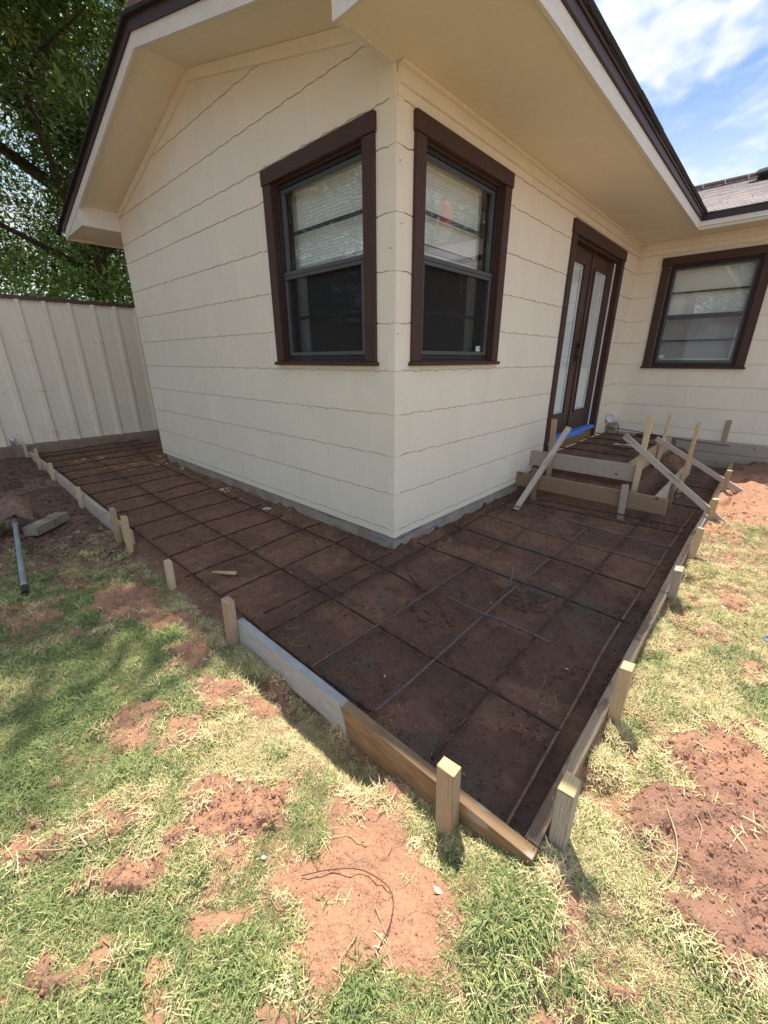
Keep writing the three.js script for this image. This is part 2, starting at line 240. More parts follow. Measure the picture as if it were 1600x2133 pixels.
// course lines (bottom edges), from the photograph's corner
const courses = [0.104, 0.16, 0.43, 0.70, 0.97, 1.24, 1.515, 1.79, 2.075, 2.375, 2.565, 2.835, 3.105, 3.375];
const wave = (u, k, s) => 0.0042 * Math.sin(u * 58 + k * 1.9 + s) + 0.0035 * Math.sin(u * 27.7 + k * 4.1 + s * 2) + 0.004 * (n2(u * 9, k * 3.3, 500 + s) - 0.5);
function shingleGeo(u0, u1, y0, y1, k, s, topFn, wavy, wavyTop) {
  const n = Math.max(3, Math.round((u1 - u0) / 0.045)), P = [], N = 2 + 0, idx = [];
  const nb = 0.012, nt = 0.0115;
  // front strip, butt edge, two sides
  for (let i = 0; i <= n; i++) { const u = u0 + (u1 - u0) * i / n, b = y0 + (wavy ? wave(u, k, s) : 0), t = Math.max(b + 0.002, Math.min(y1 + (wavyTop ? wave(u, k + 1, s) - 0.007 : 0), topFn(u))); P.push([u, b, nb], [u, t, nt], [u, b, nb], [u, b, -0.001], [u, t, nt], [u, t, -0.001]); }
  for (let i = 0; i < n; i++) { const a = i * 6, c = a + 6; idx.push(a, c, a + 1, a + 1, c, c + 1, a + 3, c + 3, a + 2, a + 2, c + 3, c + 2, a + 4, c + 4, a + 5, a + 5, c + 4, c + 5); }
  for (const [i, flip] of [[0, 0], [n, 1]]) { const a = P.length, p = P[i * 6], q = P[i * 6 + 1]; P.push(p.slice(), q.slice(), [p[0], p[1], -0.001], [q[0], q[1], -0.001]); if (flip) idx.push(a, a + 2, a + 1, a + 1, a + 2, a + 3); else idx.push(a, a + 1, a + 2, a + 1, a + 3, a + 2); }
  const g = new THREE.BufferGeometry(); g.setAttribute('position', new THREE.BufferAttribute(new Float32Array(P.flat()), 3));
  const uv = new Float32Array(P.length * 2); const ou = hash3(k, Math.round(u0 * 100), s) * 1.6; for (let i = 0; i < P.length; i++) { uv[2 * i] = P[i][0] + ou; uv[2 * i + 1] = P[i][1] + ou * 0.7; }
  g.setAttribute('uv', new THREE.BufferAttribute(uv, 2)); g.setIndex(idx); g.computeVertexNormals(); return g;
}
function shingleWall(name, outline, len, openings, topFn, s, offs, place, u00 = 0) {
  const sh = new THREE.Shape(outline.map(([u, y]) => new THREE.Vector2(u, y)));
  for (const [a, b, c, d] of openings) { const h = new THREE.Path(); h.moveTo(a, c); h.lineTo(a, d); h.lineTo(b, d); h.lineTo(b, c); h.closePath(); sh.holes.push(h); }
  const g = new THREE.ExtrudeGeometry(sh, { depth: 0.13, bevelEnabled: false }); g.translate(0, 0, -0.13);
  const w = mesh(name, metricUV(g), M.cream, house); place(w);
  for (let k = 0; k < courses.length - 1; k++) {
    const y0 = courses[k], y1 = courses[k + 1]; if (y0 > Math.max(topFn(u00), topFn(len / 2), topFn(len)) - 0.005) break;
    const wide = k === 0 ? 1.22 : 0.61; let u = u00 - (k === 0 ? 0 : ((offs + k * 0.237 + hash3(k, s, 9) * 0.12) % 0.61));
    for (; u < len; u += wide) {
      let spans = [[Math.max(u, u00) + 0.0006, Math.min(u + wide, len) - 0.0006, y0, y1]];
      for (const [a, b, c, d] of openings.map(([a, b, c, d]) => [a - 0.05, b + 0.05, c - 0.014, d + 0.05])) { const o = []; for (const [p, q, e, f] of spans) { if (q <= a || p >= b || f - 0.015 <= c || e >= d) { o.push([p, q, e, f]); continue; } if (p < a) o.push([p, a, e, f]); if (q > b) o.push([b, q, e, f]); if (e < c) o.push([Math.max(p, a), Math.min(q, b), e, c]); if (f > d) o.push([Math.max(p, a), Math.min(q, b), d, f]); } spans = o; }
      for (const [p, q, e, f] of spans) { if (q - p < 0.01 || f - e < 0.006) continue; if (Math.max(topFn(p), topFn(q), topFn((p + q) / 2)) < e + 0.008) continue; mesh('shingle', shingleGeo(p, q, e, f, k, s, topFn, k > 0 && e === y0, f === y1), M.siding[Math.floor(hash3(k, Math.round(p * 50), s + 3) * 3)], w); }
    }
  }
  return w;
}
// gable wall (faces the camera's left), local u = x + 4.26
const winG = [3.112, 4.028, 1.29, 2.452], winR = [0.222, 1.143, 1.29, 2.459], winB = [0.410, 1.31, 1.21, 2.42], door = [2.59, 4.13, 0.30, 2.43];
shingleWall('gable_wall', [[0.002, 0.11], [4.258, 0.11], [4.258, 2.86], [2.13, 3.395], [0.002, 2.86]], 4.26, [winG], (u) => rakeY(u - 4.26) - 0.045, 1, 0.12, (w) => w.position.set(-4.26, 0, 0));
// eave wall (door side), local u = -z ; the outer skin stops short of the corner sheathing
shingleWall('eave_wall', [[0.13, 0.11], [4.885, 0.11], [4.885, 2.72], [0.13, 2.72]], 4.875, [winR, door], () => 2.66, 2, 0.33, (w) => { w.rotation.y = Math.PI / 2; });
// back wing wall
shingleWall('back_wall', [[0, 0.11], [8.4, 0.11], [8.4, 2.72], [0, 2.72]], 8.38, [winB], () => 2.66, 3, 0.2, (w) => w.position.set(0, 0, ZB));
{ // skin over the sheathing return at the corner, folded corner strips per course
  for (let k = 0; k < 10; k++) {
    const y0 = courses[k] - (k ? 0.003 : 0), y1 = Math.min(courses[k + 1] + 0.004, 2.66); if (y1 - y0 < 0.01) continue;
    const w = 0.048, nb = 0.0145, nt = 0.008;
    const P = [[-w, y0, nb], [nb, y0, nb], [nb, y0, -w], [-w, y1, nt], [nt, y1, nt], [nt, y1, -w], [-w, y0, 0], [0, y0, 0], [0, y0, -w]];
    const F = [[0, 1, 4], [0, 4, 3], [1, 2, 5], [1, 5, 4], [6, 7, 1], [6, 1, 0], [7, 8, 2], [7, 2, 1]];
    const pos = []; for (const f of F) for (const i of f) pos.push(...P[i]);
    const g = new THREE.BufferGeometry(); g.setAttribute('position', new THREE.BufferAttribute(new Float32Array(pos), 3)); g.computeVertexNormals(); metricUV(g, 1);
    mesh('corner_strip', g, M.siding[k % 3], house);
  }
  const hole = tex(4, 4, () => 0);
  const nailM = std({ color: C(0.05, 0.045, 0.04), roughness: 0.8 });
  for (const [x, y, z, r] of [[0.0165, 2.30, -0.012, 0], [0.013, 2.02, -0.035, 0], [0.0135, 1.45, -0.01, 0], [-0.03, 1.9, 0.0145, 1], [0.0118, 1.86, -1.45, 0], [0.012, 0.98, -0.02, 0]]) { const g = new THREE.CylinderGeometry(0.0032, 0.0032, 0.003, 8); if (r) g.rotateX(Math.PI / 2); else g.rotateZ(Math.PI / 2); g.translate(x, y, z); mesh('nail_head', g, nailM, house); }
}
// the plain far walls, floor and ceiling that close the house
mesh('side_wall', box(-4.256, -4.126, 0.11, 2.86, -12.4, -0.132, 2), M.cream, house);
mesh('rear_wall', box(-4.12, 8.39, 0.11, 2.72, -12.4, -12.27), M.cream, house);
mesh('end_wall', box(8.262, 8.392, 0.11, 2.72, -12.26, ZB - 0.132, 2), M.cream, house);
for (const [n, y0, y1] of [['floor', 0.26, 0.30], ['ceiling', 2.722, 2.74]]) { mesh(n, box(-4.12, -0.135, y0, y1, ZB - 0.135, -0.135), M.room, house); mesh(n, box(-4.12, 8.25, y0, y1, -12.26, ZB - 0.136), M.room, house); }
mesh('partition_wall', box(-4.12, -0.14, 0.302, 2.72, -5.02, -4.9), M.room, house);
mesh('partition_wall', box(-1.9, -1.8, 0.302, 2.72, -4.89, -0.14), M.room, house);
// foundation set back under the siding
{
  const f = grp('foundation', house);
  mesh('footing', box(-4.23, -0.03, -0.2, 0.112, -0.20, -0.022), M.concrete, f); mesh('footing', box(-0.20, -0.022, -0.2, 0.112, ZB - 0.2, -0.023, 2), M.concrete, f);
  mesh('footing', box(0, 8.36, -0.2, 0.112, ZB - 0.2, ZB - 0.022), M.concrete, f); mesh('footing', box(-4.23, -4.05, -0.2, 0.109, -12.3, -0.202, 2), M.concrete, f);
  const r = rng(5);
  for (let k = 0; k < 11; k++) { const along = r() < 0.5, l = 0.05 + r() * 0.16, h = 0.004 + r() * 0.006, y = 0.015 + r() * 0.065, p = r() * 0.75; const g = along ? cbox(-p - l - 0.03, -p - 0.03, y, y + h, -0.0215, -0.0195, 0, 0.0008) : cbox(-0.0215, -0.0195, y, y + h, -p - l - 0.03, -p - 0.03, 2, 0.0008); mesh('chalk_mark', g, M.chalk, f); }
}
// windows
function casing(w, u0, u1, yb, yt, hw = 0.092, hh = 0.091) {
  mesh('head_casing', cbox(u0 - 0.007, u1 + 0.007, yt - hh, yt, 0.004, 0.040, 0, 0.004), M.brown, w);
  mesh('side_casing', cbox(u0, u0 + hw, yb + 0.024, yt - hh - 0.001, 0.004, 0.034, 1, 0.004), M.brown, w);
  mesh('side_casing', cbox(u1 - hw, u1, yb + 0.024, yt - hh - 0.001, 0.004, 0.034, 1, 0.004), M.brown, w);
}
function ring(u0, u1, y0, y1, wd, n0, n1, wb = wd, r = 0.002) {   // four rails as one frame
  return mergeGeometries([cbox(u0, u0 + wd, y0, y1, n0, n1, 1, r), cbox(u1 - wd, u1, y0, y1, n0, n1, 1, r), cbox(u0 + wd - 0.001, u1 - wd + 0.001, y1 - wd, y1 - 0.0005, n0 + 0.0006, n1 - 0.0006, 0, r), cbox(u0 + wd - 0.001, u1 - wd + 0.001, y0 + 0.0005, y0 + wb, n0 + 0.0006, n1 - 0.0006, 0, r)]);
}
function slats(u0, u1, y0, y1, n, pitch, tilt, gather) {
  const gs = []; const r = rng(Math.round(u0 * 991 + y0 * 77));
  for (let y = y1; y > y0; y -= pitch) { const g = new THREE.BoxGeometry(u1 - u0, 0.0012, 0.024); g.rotateX(tilt + (r() - 0.5) * 0.04); g.rotateZ((r() - 0.5) * 0.002); g.translate((u0 + u1) / 2, y, n); gs.push(g); }
  for (let k = 0; k < gather; k++) { const g = new THREE.BoxGeometry(u1 - u0, 0.0022, 0.025); g.rotateZ((r() - 0.5) * 0.012); g.translate((u0 + u1) / 2, y0 - 0.004 - k * 0.0042, n); gs.push(g); }
  const b = new THREE.BoxGeometry(u1 - u0, 0.016, 0.027); b.translate((u0 + u1) / 2, y0 - 0.014 - gather * 0.0042, n); gs.push(b);
  return mergeGeometries(gs);
}
function sashWindow(u0, u1, yb, yt, op, o) {
  const w = grp('window', house); o.place(w);
  const [a, b, c, d] = op;
  casing(w, u0, u1, yb, yt);
  mesh('sill', cbox(u0 - 0.016, u1 + 0.016, yb, yb + 0.024, 0.003, 0.052, 0, 0.005), M.brown, w);
  mesh('jamb', ring(a - 0.006, b + 0.006, c - 0.006, d + 0.006, 0.018, -0.125, 0.003), M.brown, w);
  mesh('outer_frame', ring(a + 0.0125, b - 0.0125, c + 0.0125, d - 0.0125, 0.022, -0.070, -0.018, 0.03), M.darkAlu, w);
  const e = a + 0.035, f = b - 0.035, g0 = c + 0.044, g1 = d - 0.035, m = o.mid;
  mesh('upper_sash', ring(e, f, m - 0.02, g1, 0.022, -0.060, -0.030), M.alu, w);
  mesh('lower_sash', ring(e + 0.004, f - 0.004, g0, m + 0.018, 0.024, -0.052, -0.010, 0.026), M.alu, w);
  mesh('meeting_rail', cbox(e + 0.004, f - 0.004, m - 0.028, m + 0.024, -0.029, -0.006, 0, 0.005), M.alu, w);
  mesh('meeting_rail_lip', cbox(e + 0.006, f - 0.006, m - 0.004, m + 0.004, -0.008, 0.001, 0, 0.002), M.alu, w);
  mesh('track', cbox(e - 0.012, e - 0.001, g0, g1, -0.028, -0.008, 1, 0.002), M.darkAlu, w); mesh('track', cbox(f + 0.001, f + 0.012, g0, g1, -0.028, -0.008, 1, 0.002), M.darkAlu, w);
  const pane = (p, q, r, s, n) => { const g = new THREE.PlaneGeometry(q - p, s - r); g.translate((p + q) / 2, (r + s) / 2, n); return g; };
  mesh('upper_pane', pane(e + 0.02, f - 0.02, m + 0.0, g1 - 0.02, -0.045), M.glass, w);
  if (o.screen) mesh('insect_screen', pane(e + 0.026, f - 0.026, g0 + 0.024, m - 0.006, -0.0285), M.screen, w);
  mesh('lower_pane', pane(e + 0.026, f - 0.026, g0 + 0.024, m, -0.066), M.glass, w);
  mesh('storm_pane', pane(e + 0.02, f - 0.02, m + 0.0, g1 - 0.02, -0.064), M.glass, w);
  const mu = (g1 + m) / 2 + 0.005, ml = (m + g0) / 2 - 0.005;
  mesh('glazing_bar', cbox(e + 0.02, f - 0.02, mu - 0.011, mu + 0.011, -0.088, -0.072, 0, 0.003), M.darkAlu, w);
  mesh('glazing_bar', cbox(e + 0.02, f - 0.02, ml - 0.010, ml + 0.010, -0.095, -0.078, 0, 0.003), M.darkAlu, w);
  const [bl, br, by, tilt, gather] = o.blind;
  const sl = mesh('blind_slats', slats(bl, br, by, d - 0.05, -0.125, 0.0205, tilt, gather), M.blind, w); sl.userData.kind = 'stuff';
  mesh('blind_headrail', cbox(bl, br, d - 0.05, d - 0.015, -0.145, -0.108, 0), M.blind, w);
  for (const cu of o.cords || []) { const cg = new THREE.CylinderGeometry(0.0016, 0.0016, d - 0.03 - cu[1], 6); cg.translate(cu[0], (d - 0.03 + cu[1]) / 2, -0.108); mesh('blind_cord', cg, M.blind, w); }
  // white upright strip seen through the glass
  mesh('inner_strip', cbox(o.inner[0], o.inner[1], c, d, -0.205, -0.17, 1), M.blind, w);
  if (o.sticker) { const [su, sy] = o.sticker; const st = mesh('sticker', pane(su, su + 0.062, sy, sy + 0.036, -0.027), M.sticker, w); st.userData.label = 'small white and blue alarm sticker'; }
  return w;
}
{ // the alarm company's window sticker: white field, grey lines of print, blue square
  const cv = document.createElement('canvas'); cv.width = 128; cv.height = 76; const x = cv.getContext('2d');
  x.fillStyle = '#e8ecef'; x.fillRect(0, 0, 128, 76); x.fillStyle = '#33496f'; x.fillRect(78, 14, 44, 44); x.fillStyle = '#d9dfe6'; x.fillRect(86, 30, 26, 7); x.fillRect(98, 20, 6, 30);
  x.fillStyle = '#3c4c66'; x.fillRect(8, 12, 62, 12); x.fillStyle = '#7b8795'; x.fillRect(8, 36, 60, 5); x.fillRect(8, 46, 50, 5); x.fillRect(8, 58, 64, 8);
  const t = new THREE.CanvasTexture(cv); t.colorSpace = THREE.SRGBColorSpace; M.sticker = std({ map: t, roughness: 0.5 });
}
sashWindow(3.02, 4.12, 1.266, 2.543, winG, { place: (w) => w.position.set(-4.26, 0, 0), mid: 1.885, screen: true, blind: [3.20, 3.985, 1.965, 1.40, 8], cords: [[3.4, 2.0], [3.8, 2.0]], inner: [3.08, 3.165] });
sashWindow(0.13, 1.235, 1.266, 2.55, winR, { place: (w) => { w.rotation.y = Math.PI / 2; }, mid: 1.885, screen: true, blind: [0.265, 1.05, 2.00, 1.40, 9], cords: [[0.48, 2.0], [0.85, 1.75], [0.98, 1.9]], inner: [1.08, 1.16], sticker: [0.985, 1.365] });
const bw = sashWindow(0.31, 1.41, 1.185, 2.515, winB, { place: (w) => w.position.set(0, 0, ZB), mid: 1.82, screen: false, blind: [0.43, 1.295, 1.285, 1.40, 2], cords: [[0.6, 1.32], [1.1, 1.32]], inner: [0.44, 0.47], sticker: [0.48, 1.32] });
{ const g = new THREE.PlaneGeometry(0.74, 0.50); g.translate(0.857, 1.56, -0.0285); mesh('insect_screen', g, std({ color: C(0.05, 0.055, 0.06), roughness: 0.85, transparent: true, opacity: 0.42 }), bw); }
// french door
{
  const dg = grp('french_door', house); dg.rotation.y = Math.PI / 2;
  mesh('head_casing', cbox(2.485, 4.245, 2.425, 2.535, 0.004, 0.040, 0, 0.004), M.brown, dg);
  mesh('side_casing', cbox(2.50, 2.60, 0.30, 2.424, 0.004, 0.034, 1, 0.004), M.brown, dg); mesh('side_casing', cbox(4.12, 4.23, 0.30, 2.424, 0.004, 0.034, 1, 0.004), M.brown, dg);
  mesh('jamb', mergeGeometries([cbox(2.588, 2.615, 0.30, 2.428, -0.128, 0.003, 1), cbox(4.10, 4.132, 0.30, 2.428, -0.128, 0.003, 1), cbox(2.616, 4.099, 2.40, 2.4275, -0.127, 0.002, 0)]), M.brown, dg);
  mesh('weather_strip', cbox(4.088, 4.099, 0.46, 2.395, -0.047, -0.030, 1), M.blind, dg);
  mesh('threshold', cbox(2.616, 4.099, 0.40, 0.448, -0.12, 0.02, 0), M.alu, dg);
  mesh('sill_timber', cbox(2.60, 4.12, 0.22, 0.398, -0.10, 0.008, 0), W.ochre = wood(woodTex(520, [0.38, 0.22, 0.06], [0.22, 0.11, 0.03]), 0.7), dg);
  for (const [a, b, p, q] of [[2.618, 3.335, 2.755, 3.125], [3.345, 4.086, 3.47, 3.90]]) {
    const y0 = 0.452, y1 = 2.398, r = 0.70, s = 2.25, n0 = -0.095, n1 = -0.052;
    const leaf = grp('door_leaf', dg); leaf.name = 'door_leaf';
    const body = mergeGeometries([cbox(a, p, y0, y1, n0, n1, 1), cbox(q, b, y0, y1, n0, n1, 1), cbox(p - 0.001, q + 0.001, y0 + 0.0006, r, n0 + 0.0005, n1 - 0.0005, 0), cbox(p - 0.001, q + 0.001, s, y1 - 0.0006, n0 + 0.0005, n1 - 0.0005, 0)]);
    mesh('leaf_frame', body, M.doorBrown, leaf);
    mesh('glazing_bead', ring(p - 0.022, q + 0.022, r - 0.022, s + 0.022, 0.024, n1 - 0.004, n1 + 0.010), M.doorBrown, leaf);
    mesh('spacer', ring(p + 0.002, q - 0.002, r + 0.002, s - 0.002, 0.014, n1 - 0.030, n1 - 0.014), M.blind, leaf);
    const g = new THREE.PlaneGeometry(q - p, s - r); g.translate((p + q) / 2, (r + s) / 2, n1 - 0.008); mesh('pane', g, M.doorGlass, leaf);
    const bl = mesh('blind_slats', slats(p + 0.016, q - 0.016, r + 0.03, s - 0.02, n1 - 0.036, 0.0145, 1.25, 2), M.blind, leaf); bl.userData.kind = 'stuff';
    mesh('backing', box(p, q, r, s, n0 - 0.02, n0 - 0.014), M.blind, leaf);
  }
  mesh('astragal', cbox(3.318, 3.362, 0.455, 2.395, -0.053, -0.040, 1, 0.004), M.doorBrown, dg);
  const h = grp('door_handle', dg);
  mesh('escutcheon', cbox(3.245, 3.285, 1.28, 1.50, -0.051, -0.040, 1, 0.006), M.darkAlu, h);
  const kn = new THREE.CylinderGeometry(0.011, 0.011, 0.05, 12); kn.rotateX(Math.PI / 2); kn.translate(3.265, 1.33, -0.016); mesh('spindle', kn, M.darkAlu, h);
  mesh('lever', cbox(3.17, 3.275, 1.321, 1.341, 0.0, 0.014, 0, 0.006), M.darkAlu, h);
  const dk = new THREE.CylinderGeometry(0.022, 0.024, 0.022, 16); dk.rotateX(Math.PI / 2); dk.translate(3.265, 1.45, -0.03); mesh('deadbolt', dk, M.darkAlu, h);
}
// eaves, rakes, soffits, fascia
const friezes = [
  cbox(0.003, 0.030, 2.615, 2.697, -4.862, -0.004, 2), cbox(0.032, 8.38, 2.62, 2.697, ZB + 0.003, ZB + 0.030, 0),
];
for (const g of friezes) mesh('frieze', g, M.cream, house);
const rakeBoard = (x0, x1, yb0, yb1, h, z0, z1) => { const s = new THREE.Shape(); s.moveTo(x0, yb0); s.lineTo(x1, yb1); s.lineTo(x1, yb1 + h); s.lineTo(x0, yb0 + h); s.closePath(); const g = new THREE.ExtrudeGeometry(s, { depth: z1 - z0, bevelEnabled: false }); g.translate(0, 0, z0); return metricUV(g, 0); };
const EL = -4.96, ER = 0.70, PX = -2.13, ry = (x, peak) => peak - 0.25 * Math.abs(x - PX);
for (const [a, b] of [[EL, PX], [PX, ER]]) {
  const inA = a === EL ? -4.26 : PX, inB = b === ER ? -0.002 : PX;
  mesh('frieze', rakeBoard(inA, inB, ry(inA, 3.33), ry(inB, 3.33), 0.07, 0.003, 0.028), M.cream, house);
  mesh('rake_soffit', rakeBoard(a, b, ry(a, 3.402), ry(b, 3.402), 0.012, 0.0, 0.378), M.soffit, house);
  mesh('rake_board', rakeBoard(a, b, ry(a, 3.373), ry(b, 3.373), 0.084, 0.378, 0.400), M.fascia, house);
  mesh('rake_drip_edge', rakeBoard(a - (a === EL ? 0.012 : 0), b + (b === ER ? 0.012 : 0), ry(a, 3.458), ry(b, 3.458), 0.062, 0.36, 0.414), M.drip, house);
}
// horizontal boxed eaves
mesh('eave_soffit', box(0.001, ER - 0.001, 2.70, 2.712, -4.365, 0.376, 2), M.soffit, house);
mesh('eave_soffit', box(0.032, 8.6, 2.7006, 2.7126, ZB + 0.001, -4.366, 0), M.soffit, house);
mesh('eave_soffit', box(EL + 0.001, -4.261, 2.70, 2.712, -12.3, 0.376, 2), M.soffit, house);
for (const [x0, x1] of [[-0.032, 0.0], [-4.261, -4.229]]) { const s = new THREE.Shape(); mesh('eave_return', cbox(x0, x1, 2.69, 2.945 - (0.25 * (Math.abs((x0 + x1) / 2 - PX)) - 0.25 * 2.13), 0.001, 0.377, 2), M.fascia, house); }
{ // small closing pieces in front of each return, under the rake board
  const tri = (pts) => { const s = new THREE.Shape(pts.map(([x, y]) => new THREE.Vector2(x, y))); const g = new THREE.ExtrudeGeometry(s, { depth: 0.018, bevelEnabled: false }); g.translate(0, 0, 0.3775); return metricUV(g); };
  mesh('return_face', tri([[-0.032, 2.691], [0.64, 2.691], [-0.032, 2.86]]), M.fascia, house);
  mesh('return_face', tri([[-4.229, 2.691], [-4.229, 2.86], [-4.90, 2.691]]), M.fascia, house);
}
mesh('fascia', cbox(ER - 0.02, ER, 2.668, 2.752, -4.385, 0.377, 2), M.fascia, house);
mesh('fascia', cbox(ER - 0.0195, 8.7, 2.668, 2.752, -4.405, -4.3855, 0), M.fascia, house);
mesh('fascia', cbox(EL, EL + 0.02, 2.668, 2.752, -12.3, 0.377, 2), M.fascia, house);
mesh('soffit_mould', cbox(ER - 0.034, ER - 0.0205, 2.682, 2.7, -4.385, 0.375, 2), M.cream, house);
mesh('drip_edge', cbox(ER - 0.03, ER + 0.014, 2.753, 2.800, -4.38, 0.414, 2, 0.004), M.drip, house);
mesh('drip_edge', cbox(ER + 0.0, ER + 0.024, 2.800, 2.822, -4.376, 0.416, 2, 0.004), M.drip, house);
mesh('drip_edge', cbox(ER + 0.0145, 8.7, 2.753, 2.815, -4.402, -4.376, 0, 0.004), M.drip, house);
mesh('crown_strip', cbox(0.031, 0.052, 2.678, 2.699, -4.85, -0.002, 2), M.cream, house);
mesh('crown_strip', cbox(0.054, 8.38, 2.678, 2.699, ZB + 0.031, ZB + 0.052, 0), M.cream, house);
// roofs: stepped shingle courses with ragged butt edges
function roofCourses(len, run, slope, ex, seed, t = 0.008) {     // local: x along eave, rises towards -z
  const gs = [], r = rng(seed), c = Math.sqrt(1 + slope * slope), nC = Math.ceil(run / (ex / c));
  for (let k = 0; k < nC; k++) {
    const z0 = -k * ex / c + 0.004, z1 = -(k + 1) * ex / c - 0.02; let x = -r() * 0.33;
    while (x < len) {
      const w = 0.305 + (r() - 0.5) * 0.02, a = Math.max(0, x), b = Math.min(len, x + w - 0.004); x += w; if (b - a < 0.02) continue; const j = (r() - 0.5) * 0.008, y0 = -z0 * slope + t + (r() - 0.5) * 0.002, y1 = -z1 * slope + 0.001;
      const P = [[a, y0, z0 + j], [b, y0, z0 + j], [b, y1, z1], [a, y1, z1], [a, y0 - t * 1.3, z0 + j], [b, y0 - t * 1.3, z0 + j]], F = [[0, 1, 2], [0, 2, 3], [4, 5, 1], [4, 1, 0]], pos = [];
      for (const f of F) for (const i of f) pos.push(...P[i]);
      const g = new THREE.BufferGeometry(); g.setAttribute('position', new THREE.BufferAttribute(new Float32Array(pos), 3)); g.computeVertexNormals(); const uv = new Float32Array(24), q = r(); for (let i = 0; i < 12; i++) { uv[2 * i] = pos[3 * i] + q; uv[2 * i + 1] = pos[3 * i + 2] + q * 3; } g.setAttribute('uv', new THREE.BufferAttribute(uv, 2)); gs.push(g);
    }
  }
  return mergeGeometries(gs);
}
{
  const roof = grp('roof', house);
  // decks
  for (const s of [-1, 1]) {
    const a = s < 0 ? EL - 0.02 : PX, b = s < 0 ? PX : ER + 0.02;
    mesh('roof_deck', rakeBoard(a, b, ry(a, 3.521), ry(b, 3.521), 0.012, -6.6, 0.424), M.shingleEdge, roof);
  }
  const pitch = 0.25;
  const gR = roofCourses(7.0, 2.86, pitch, 0.14, 41); gR.rotateY(Math.PI / 2); gR.translate(ER + 0.026, ry(ER + 0.026, 3.535), 0.43);
  const gL = roofCourses(7.0, 2.86, pitch, 0.14, 42); gL.rotateY(-Math.PI / 2); gL.translate(EL - 0.026, ry(EL - 0.026, 3.535), -6.57);
  for (const g of [gR, gL]) mesh('shingle_courses', g, M.roof, roof).userData.kind = 'stuff';
  // edge of the shingle stack, ragged tabs along eave and rake
  const r = rng(9), eg = []; for (let z = 0.43; z > -4.36;) { const w = 0.25 + r() * 0.12; const g = new THREE.BoxGeometry(0.05 + r() * 0.012, 0.022 + r() * 0.006, w - 0.003); g.rotateZ(-0.245); g.translate(ER + 0.012, 2.836, Math.max(z - w / 2, -4.36)); eg.push(g); z -= w; }
  for (const s of [-1, 1]) for (let x = 0; x < 2.85;) { const w = 0.2 + r() * 0.15; const g = new THREE.BoxGeometry(w, 0.02 + r() * 0.007, 0.04 + r() * 0.012); g.rotateZ(-s * 0.245); const X = PX + s * (x + w / 2); g.translate(X, ry(X, 3.534), 0.418); eg.push(g); x += w; }
  const e = mesh('shingle_edge', mergeGeometries(eg), M.shingleEdge, roof); e.userData.kind = 'stuff';
  // back wing roof
  const S = 0.33, dk = new THREE.BoxGeometry(15.5, 0.012, 4.0 * Math.hypot(1, S)); dk.rotateX(Math.atan(S)); dk.translate(1.2, 2.816 + 4.0 / 2 * S, -4.385 - 2.0);
  mesh('roof_deck', dk, M.shingleEdge, roof);
  const gB = roofCourses(13.8, 4.0, S, 0.14, 43); gB.translate(-5.0, 2.824, -4.375); mesh('shingle_courses', gB, M.roof, roof).userData.kind = 'stuff';
  const gF = roofCourses(13.8, 4.0, S, 0.14, 44); gF.rotateY(Math.PI); gF.translate(8.8, 2.824, -12.37); mesh('shingle_courses', gF, M.roof, roof).userData.kind = 'stuff';
  const cap = []; for (let x = -5; x < 8.8; x += 0.15) for (const s of [-1, 1]) { const g = new THREE.BoxGeometry(0.24, 0.007, 0.16); g.rotateZ(0.045); g.rotateX(s * 0.32); g.translate(x, 4.148, -8.375 + s * 0.074); cap.push(metricUV(g, 0)); }
  mesh('ridge_cap', mergeGeometries(cap), M.roof, roof).userData.kind = 'stuff';
  const v = grp('roof_vent', house), vm = std({ color: C(0.012, 0.016, 0.014), roughness: 0.9 });
  const fl = cbox(-0.24, 0.24, 0, 0.006, -0.24, 0.24), dome = new THREE.CylinderGeometry(0.14, 0.17, 0.10, 24), lid = new THREE.LatheGeometry([[0.001, 0.15], [0.16, 0.135], [0.205, 0.105], [0.21, 0.075], [0.195, 0.075]].map(([a, b]) => new THREE.Vector2(a, b)), 28); dome.translate(0, 0.06, 0);
  mesh('flashing', fl, vm, v); mesh('throat', dome, vm, v); mesh('hood', lid, vm, v); v.position.set(0.93, 2.824 + 0.33 * 3.25 + 0.015, -4.375 - 3.25); v.rotation.x = 0.32;
}
for (const o of house.children) if (o.children.length && o.isGroup !== true) void 0;
top(shade(house), 'cream shingle-sided house with brown trimmed windows and boxed eaves', 'house');
console.log('house');

